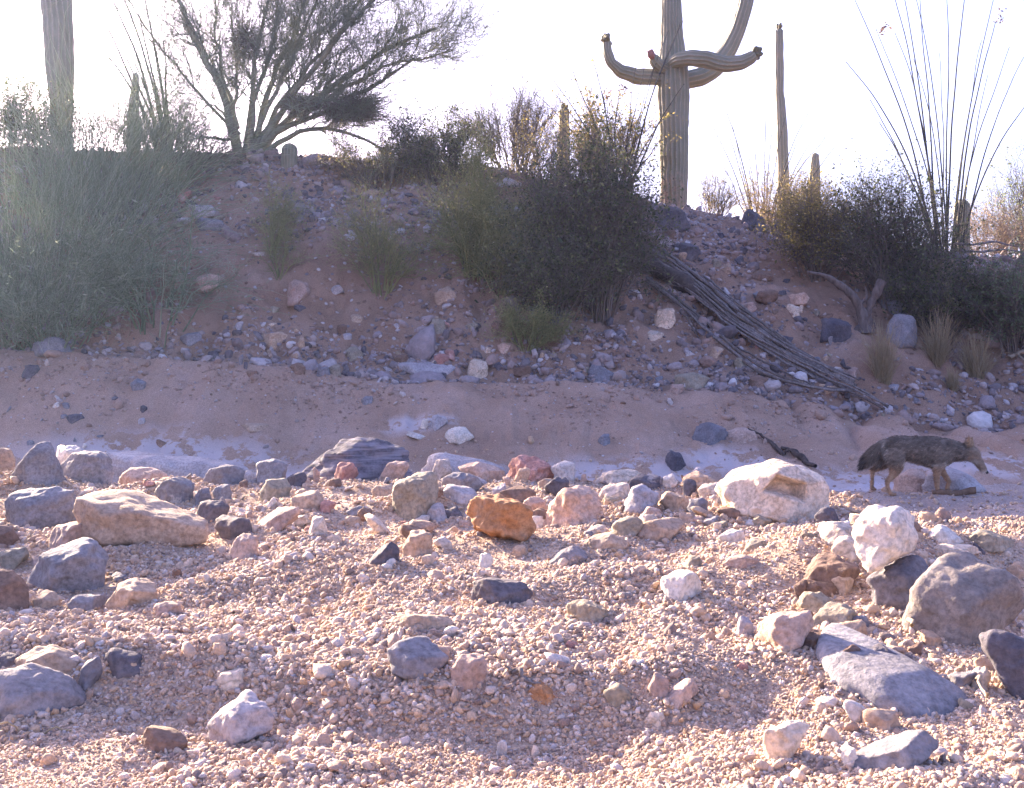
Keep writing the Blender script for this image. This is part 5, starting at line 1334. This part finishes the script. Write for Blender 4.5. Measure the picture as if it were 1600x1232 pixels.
wood('fallen_branch', 'bare dead branches lying at the upper left edge', 'branch', [
    ([(-10,168),(20,176),(45,190),(70,205),(85,212)], [.05, .045, .04, .03, .02]),
    ([(20,176),(50,172),(75,166),(84,172)], [.02, .016, .012, .006]),
    ([(10,182),(30,196),(45,208)], [.03, .025, .012])], M_DARKWOOD, ground=False, seed=7)
wood('dry_branch', 'pale dead branches heaped under the bush at the right', 'branch', [
    ([(1490,405),(1520,408),(1550,404),(1590,412)], [.02, .018, .015, .01]),
    ([(1500,418),(1530,420),(1565,416),(1600,422)], [.02, .018, .015, .01]),
    ([(1510,398),(1540,410),(1580,404)], [.016, .014, .01])], M_DEADWOOD, lift=.25, seed=8)
wood('dry_stick', 'dry twig lying in the gravel at the lower right corner', 'twig', [
    ([(1516,1060),(1528,1080),(1545,1108)], [.003, .004, .003]),
    ([(1552,1030),(1562,1052),(1578,1078)], [.002, .0025, .002]),
    ([(1546,1020),(1556,1048),(1560,1060)], [.002, .002, .002])], M_TWIG_PALE, lift=.02, seed=9)
wood('straw', 'long thin straw lying on the gravel at lower left', 'straw', [
    ([(0,1138),(60,1136),(140,1134)], [.0015, .0018, .0012])], M_STRAW, lift=.02, seed=10)
wood('dry_stick', 'pale stick leaning on the half buried boulder by the stack', 'twig', [
    ([(1422,998),(1432,975),(1438,955)], [.005, .007, .005])], M_TWIG_PALE, lift=.03, seed=11)
wood('dry_stick', 'flat sliver of dry wood on the gravel near the salmon cube stone', 'twig', [
    ([(790,1050),(815,1058),(840,1066)], [.003, .005, .002])], M_DEADWOOD, lift=.012, seed=12)

# ------------------------------------------------------------------ coyote
def coyote():
    d = 10.0; SC = 1.103e-3
    base = hit(1388, 772); d = base[1]
    SC *= d/10.0
    def q(zx, zy, y=0.0): return np.array(((zx-700)*SC, y, (716-zy)*SC))
    parts_ = []
    def loft(pts, ry, rz, k=26, sides=18):
        """pts: centre line in zoom coordinates with lateral y; ry sideways half width, rz half height in the picture plane"""
        W = np.array([q(*p) for p in pts]); s = np.r_[0, np.cumsum(np.linalg.norm(np.diff(W, axis=0), axis=1))]
        t = np.linspace(0, s[-1], k)
        P = np.stack([np.interp(t, s, W[:, i]) for i in range(3)], 1)
        for _ in range(2): P[1:-1] = .25*P[:-2]+.5*P[1:-1]+.25*P[2:]
        a = np.interp(t, s, ry); b = np.interp(t, s, rz)
        T = nrm(np.gradient(P, axis=0)); side = np.tile(np.array((0, 1., 0)), (k, 1)); side = nrm(side-T*(side*T).sum(1)[:, None]); upv = np.cross(side, T)
        th = np.arange(sides)*2*math.pi/sides
        V = P[:, None]+a[:, None, None]*np.cos(th)[None, :, None]*side[:, None]+b[:, None, None]*np.sin(th)[None, :, None]*upv[:, None]
        V = V.reshape(-1, 3); i = np.arange(k-1)[:, None]*sides; j = np.arange(sides)[None]; j2 = (j+1) % sides
        Q = np.stack([i+j, i+j2, i+sides+j2, i+sides+j], -1).reshape(-1, 4)
        c0, c1 = len(V), len(V)+1
        V = np.vstack([V, P[0]-T[0]*min(a[0], b[0])*.5, P[-1]+T[-1]*min(a[-1], b[-1])*.5]); e = (k-1)*sides
        jj = np.arange(sides); T0 = np.stack([np.full(sides, c0), (jj+1) % sides, jj], 1); T1 = np.stack([np.full(sides, c1), e+jj, e+(jj+1) % sides], 1)
        parts_.append((V, [Q, T0, T1]))
    mm = 1/SC/1000.
    # trunk: rump to chest to neck
    loft([(455,320),(500,325),(560,325),(640,330),(720,338),(800,350),(860,358),(920,365),(985,355)],
         [.055,.085,.095,.098,.105,.112,.110,.100,.075], [.070,.100,.108,.108,.118,.130,.138,.130,.095])
    loft([(930,340),(1000,345),(1060,355),(1110,360),(1150,365)], [.085,.080,.072,.064,.055], [.105,.095,.082,.072,.060])
    # head, tipped down
    loft([(1105,345),(1140,362),(1175,385),(1200,412)], [.055,.076,.074,.054], [.062,.076,.070,.052], 16)
    loft([(1180,388),(1210,425),(1240,468),(1262,502),(1276,522)], [.050,.043,.036,.031,.024], [.052,.043,.036,.031,.024], 16, 14)
    # ears
    for y, tx, ty, bx in ((-.042, 1122, 218, 1120), (.042, 1192, 226, 1176)):
        loft([(bx-6,335,y*.8),(bx,300,y),(bx+2,265,y*1.15),(tx,ty,y*1.25)], [.024,.028,.020,.004], [.034,.030,.019,.004], 12, 12)
    # tail
    loft([(452,278),(410,300),(365,345),(320,400),(275,450),(232,488)], [.030,.034,.046,.052,.042,.012], [.032,.036,.048,.054,.044,.012], 20)
    # hind legs (near = towards the camera, negative y)
    n = -.062
    loft([(500,340,n*.7),(508,400,n),(520,460,n),(508,515,n),(478,560,n),(445,598,n)], [.058,.062,.052,.036,.025,.020], [.085,.088,.072,.046,.030,.023], 20, 14)
    loft([(447,590,n),(438,612,n),(446,650,n),(462,690,n),(470,704,n)], [.021,.019,.016,.016,.018], [.024,.021,.018,.017,.019], 14, 12)
    loft([(466,702,n),(490,707,n),(515,708,n)], [.020,.024,.018], [.016,.017,.012], 8, 12)
    f = .062
    loft([(480,340,f*.7),(470,400,f),(455,450,f),(420,480,f),(380,502,f),(360,520,f)], [.058,.060,.048,.033,.024,.019], [.080,.080,.058,.036,.026,.021], 20, 14)
    loft([(364,512,f),(356,540,f),(355,590,f),(354,640,f),(352,660,f)], [.020,.018,.016,.016,.018], [.022,.019,.016,.016,.019], 14, 12)
    loft([(346,660,f),(366,672,f),(386,676,f)], [.019,.022,.016], [.017,.017,.012], 8, 12)
    # front legs
    loft([(880,400,n),(872,450,n),(858,500,n),(850,560,n),(852,610,n),(858,660,n),(864,694,n)], [.045,.044,.032,.024,.020,.018,.019], [.072,.064,.042,.027,.022,.019,.020], 22, 14)
    loft([(860,698,n),(880,706,n),(902,708,n)], [.020,.024,.018], [.015,.016,.012], 8, 12)
    loft([(890,400,f),(905,450,f),(925,500,f),(955,545,f),(985,585,f),(1000,612,f)], [.045,.044,.034,.025,.021,.019], [.070,.062,.042,.028,.023,.020], 20, 14)
    loft([(1000,604,f),(992,640,f),(984,675,f)], [.019,.017,.018], [.020,.018,.018], 12, 12)
    loft([(980,676,f),(1000,690,f),(1020,694,f)], [.019,.022,.017], [.015,.016,.012], 8, 12)
    V, Fq, o = [], [], 0
    for v, fs in parts_:
        V.append(v); Fq += [x+o for x in fs]; o += len(v)
    me = mesh_np('body', np.concatenate(V), Fq, None)
    tmp = bpy.data.objects.new('tmp_body', me); COL.objects.link(tmp)
    r = tmp.modifiers.new('r', 'REMESH'); r.mode = 'VOXEL'; r.voxel_size = .0095
    sm = tmp.modifiers.new('s', 'SMOOTH'); sm.factor = .5; sm.iterations = 5
    dg = bpy.context.evaluated_depsgraph_get(); dg.update()
    me2 = bpy.data.meshes.new_from_object(tmp.evaluated_get(dg))
    bpy.data.objects.remove(tmp)
    n_ = len(me2.vertices); co = np.zeros(n_*3); me2.vertices.foreach_get('co', co); co = co.reshape(-1, 3)
    no = np.zeros(n_*3); me2.vertices.foreach_get('normal', no); no = no.reshape(-1, 3)
    def coat(c):
        zx = c[:, 0]/SC+700; zy = 716-c[:, 2]/SC; y = c[:, 1]
        nz = fbm3(c*np.array((28, 28, 60)), 3, 5)
        col = np.tile(np.array((.215, .165, .125)), (len(c), 1))
        def lay(m, k): 
            nonlocal col; m = np.clip(m, 0, 1)[:, None]; col = col*(1-m)+np.array(k)*m
        mid = (zx > 400) & (zx < 1120)
        top = np.interp(zx, [400, 450, 520, 700, 900, 1000, 1080, 1130], [300, 245, 226, 230, 236, 262, 287, 300])
        depth_ = (zy-top)
        lay(sst(130, 30, depth_+25*nz)*mid*.8, (.125, .10, .082))
        lay(sst(190, 240, depth_+20*nz)*mid*(zx > 560), (.42, .34, .27))
        leg = (zy > np.where(zx < 560, 440, 470)) & (zx < 1040)
        lay(sst(440, 520, zy)*leg, (.36, .225, .135))
        lay(((zx < 440) & (zy < 500)).astype(float)*.75*sst(.1, .6, .5+nz), (.14, .105, .08))
        lay(sst(300, 240, zx+20*nz)*(zy < 500), (.07, .055, .048))
        lay(np.exp(-((zx-425)/22)**2-((zy-330)/70)**2)*.8, (.48, .41, .34))
        lay(np.exp(-((zx-395)/20)**2-((zy-440)/40)**2)*.7, (.50, .44, .38))
        head = sst(1090, 1130, zx)
        lay(head*sst(330, 350, zy)*.5, (.27, .185, .12))
        lay(sst(1095, 1110, zx)*sst(330, 300, zy), (.30, .19, .11))
        lay(np.exp(-((zx-1165)/45)**2-((zy-448)/26)**2)*.9, (.56, .50, .44))
        lay(np.exp(-((zx-1255)/45)**2-((zy-530)/22)**2)*.8, (.55, .49, .43))
        lay(sst(655, 690, zy)*(zx < 420)*.7, (.08, .06, .05))
        return np.clip(1.05*col*(1+.30*nz[:, None]), .02, .8)
    cols = coat(co)
    a = me2.attributes.new('tone', 'FLOAT_COLOR', 'POINT'); c4 = np.ones((n_, 4), np.float32); c4[:, :3] = cols; a.data.foreach_set('color', c4.ravel())
    me2.polygons.foreach_set('use_smooth', np.ones(len(me2.polygons), bool))
    m, nt, b, out = nmat('coyote_fur')
    at = N(nt, 'ShaderNodeAttribute'); at.attribute_name = 'tone'
    nt.links.new(at.outputs['Color'], b.inputs['Base Color']); b.inputs['Roughness'].default_value = .75; b.inputs['Specular IOR Level'].default_value = .2
    me2.materials.clear(); me2.materials.append(m)
    loc = (PX(1300+700/5.333, 0, d)[0], d, 0); loc = (loc[0], d, CZ-((640+716/5.333)-CY)/F*d+.004)
    root = empty('coyote', loc, 'grey tan coyote walking right along the wash with its head lowered', 'coyote')
    body = link('body', me2, root)
    # guard hairs
    R = np.random.default_rng(8); n = 26000
    idx = R.integers(0, n_, n); p = co[idx]+R.normal(size=(n, 3))*.003; nn = no[idx]
    zx = p[:, 0]/SC+700; zy = 716-p[:, 2]/SC
    legm = (zy > 520); hm = zx > 1120
    ln = np.where(hm, .010, np.where(legm, .009, .026))*R.uniform(.6, 1.3, n); ln = np.where((zx < 430) & (zy < 500), .042*R.uniform(.6, 1.2, n), ln)
    back = np.where((zx < 440) & (zy < 500), 1, 0)[:, None]*np.array((-.6, 0, -.75))+np.where((zx < 440) & (zy < 500), 0, 1)[:, None]*np.array((-.85, 0, -.45))
    dirn = nrm(nn*.42+back+R.normal(size=(n, 3))*.16)
    sidev = nrm(np.cross(dirn, R.normal(size=(n, 3))))
    w = .0018
    V = np.stack([p-sidev*w, p+sidev*w, p+dirn*ln[:, None]], 1).reshape(-1, 3)
    hc = coat(p)*np.exp(R.normal(0, .32, n))[:, None]
    fur = link('fur', mesh_np('fur', V, np.arange(3*n).reshape(-1, 3), m, True, None, np.repeat(np.clip(hc, .015, .8), 3, 0)), root); fur['kind'] = 'stuff'
    dk = plain_mat('dark_wet', (.02, .017, .016), .3)
    v, f_ = ico(3)
    link('nose', mesh_np('nose', v*np.array((.015, .017, .013))+q(1291, 528), f_, dk), root)
    for y in (-.050, .050):
        link('eye', mesh_np('eye', v*.0095+q(1196, 386, y), f_, dk), root)
coyote()

# ------------------------------------------------------------------ added volume imitating the veil of lens flare
def flare_veil(density, aniso):
    x0, x1, y0, y1, z0, z1 = -60, 60, -25, 60, -4, 14
    v = [(x, y, z) for x in (x0, x1) for y in (y0, y1) for z in (z0, z1)]
    me = bpy.data.meshes.new('flare_veil')
    me.from_pydata(v, [], [(0, 1, 3, 2), (4, 6, 7, 5), (0, 4, 5, 1), (2, 3, 7, 6), (0, 2, 6, 4), (1, 5, 7, 3)])
    m = bpy.data.materials.new('flare_veil'); m.use_nodes = True; nt = m.node_tree; nt.nodes.clear()
    o = nt.nodes.new('ShaderNodeOutputMaterial'); p = nt.nodes.new('ShaderNodeVolumePrincipled')
    p.inputs['Color'].default_value = (.46, .62, 1, 1); p.inputs['Density'].default_value = density; p.inputs['Anisotropy'].default_value = aniso
    nt.links.new(p.outputs[0], o.inputs['Volume']); me.materials.append(m)
    tag(link('flare_veil', me), 'thin added veil over the whole wash, imitating lens flare', None, None, 'stuff')
flare_veil(.0008, .62)
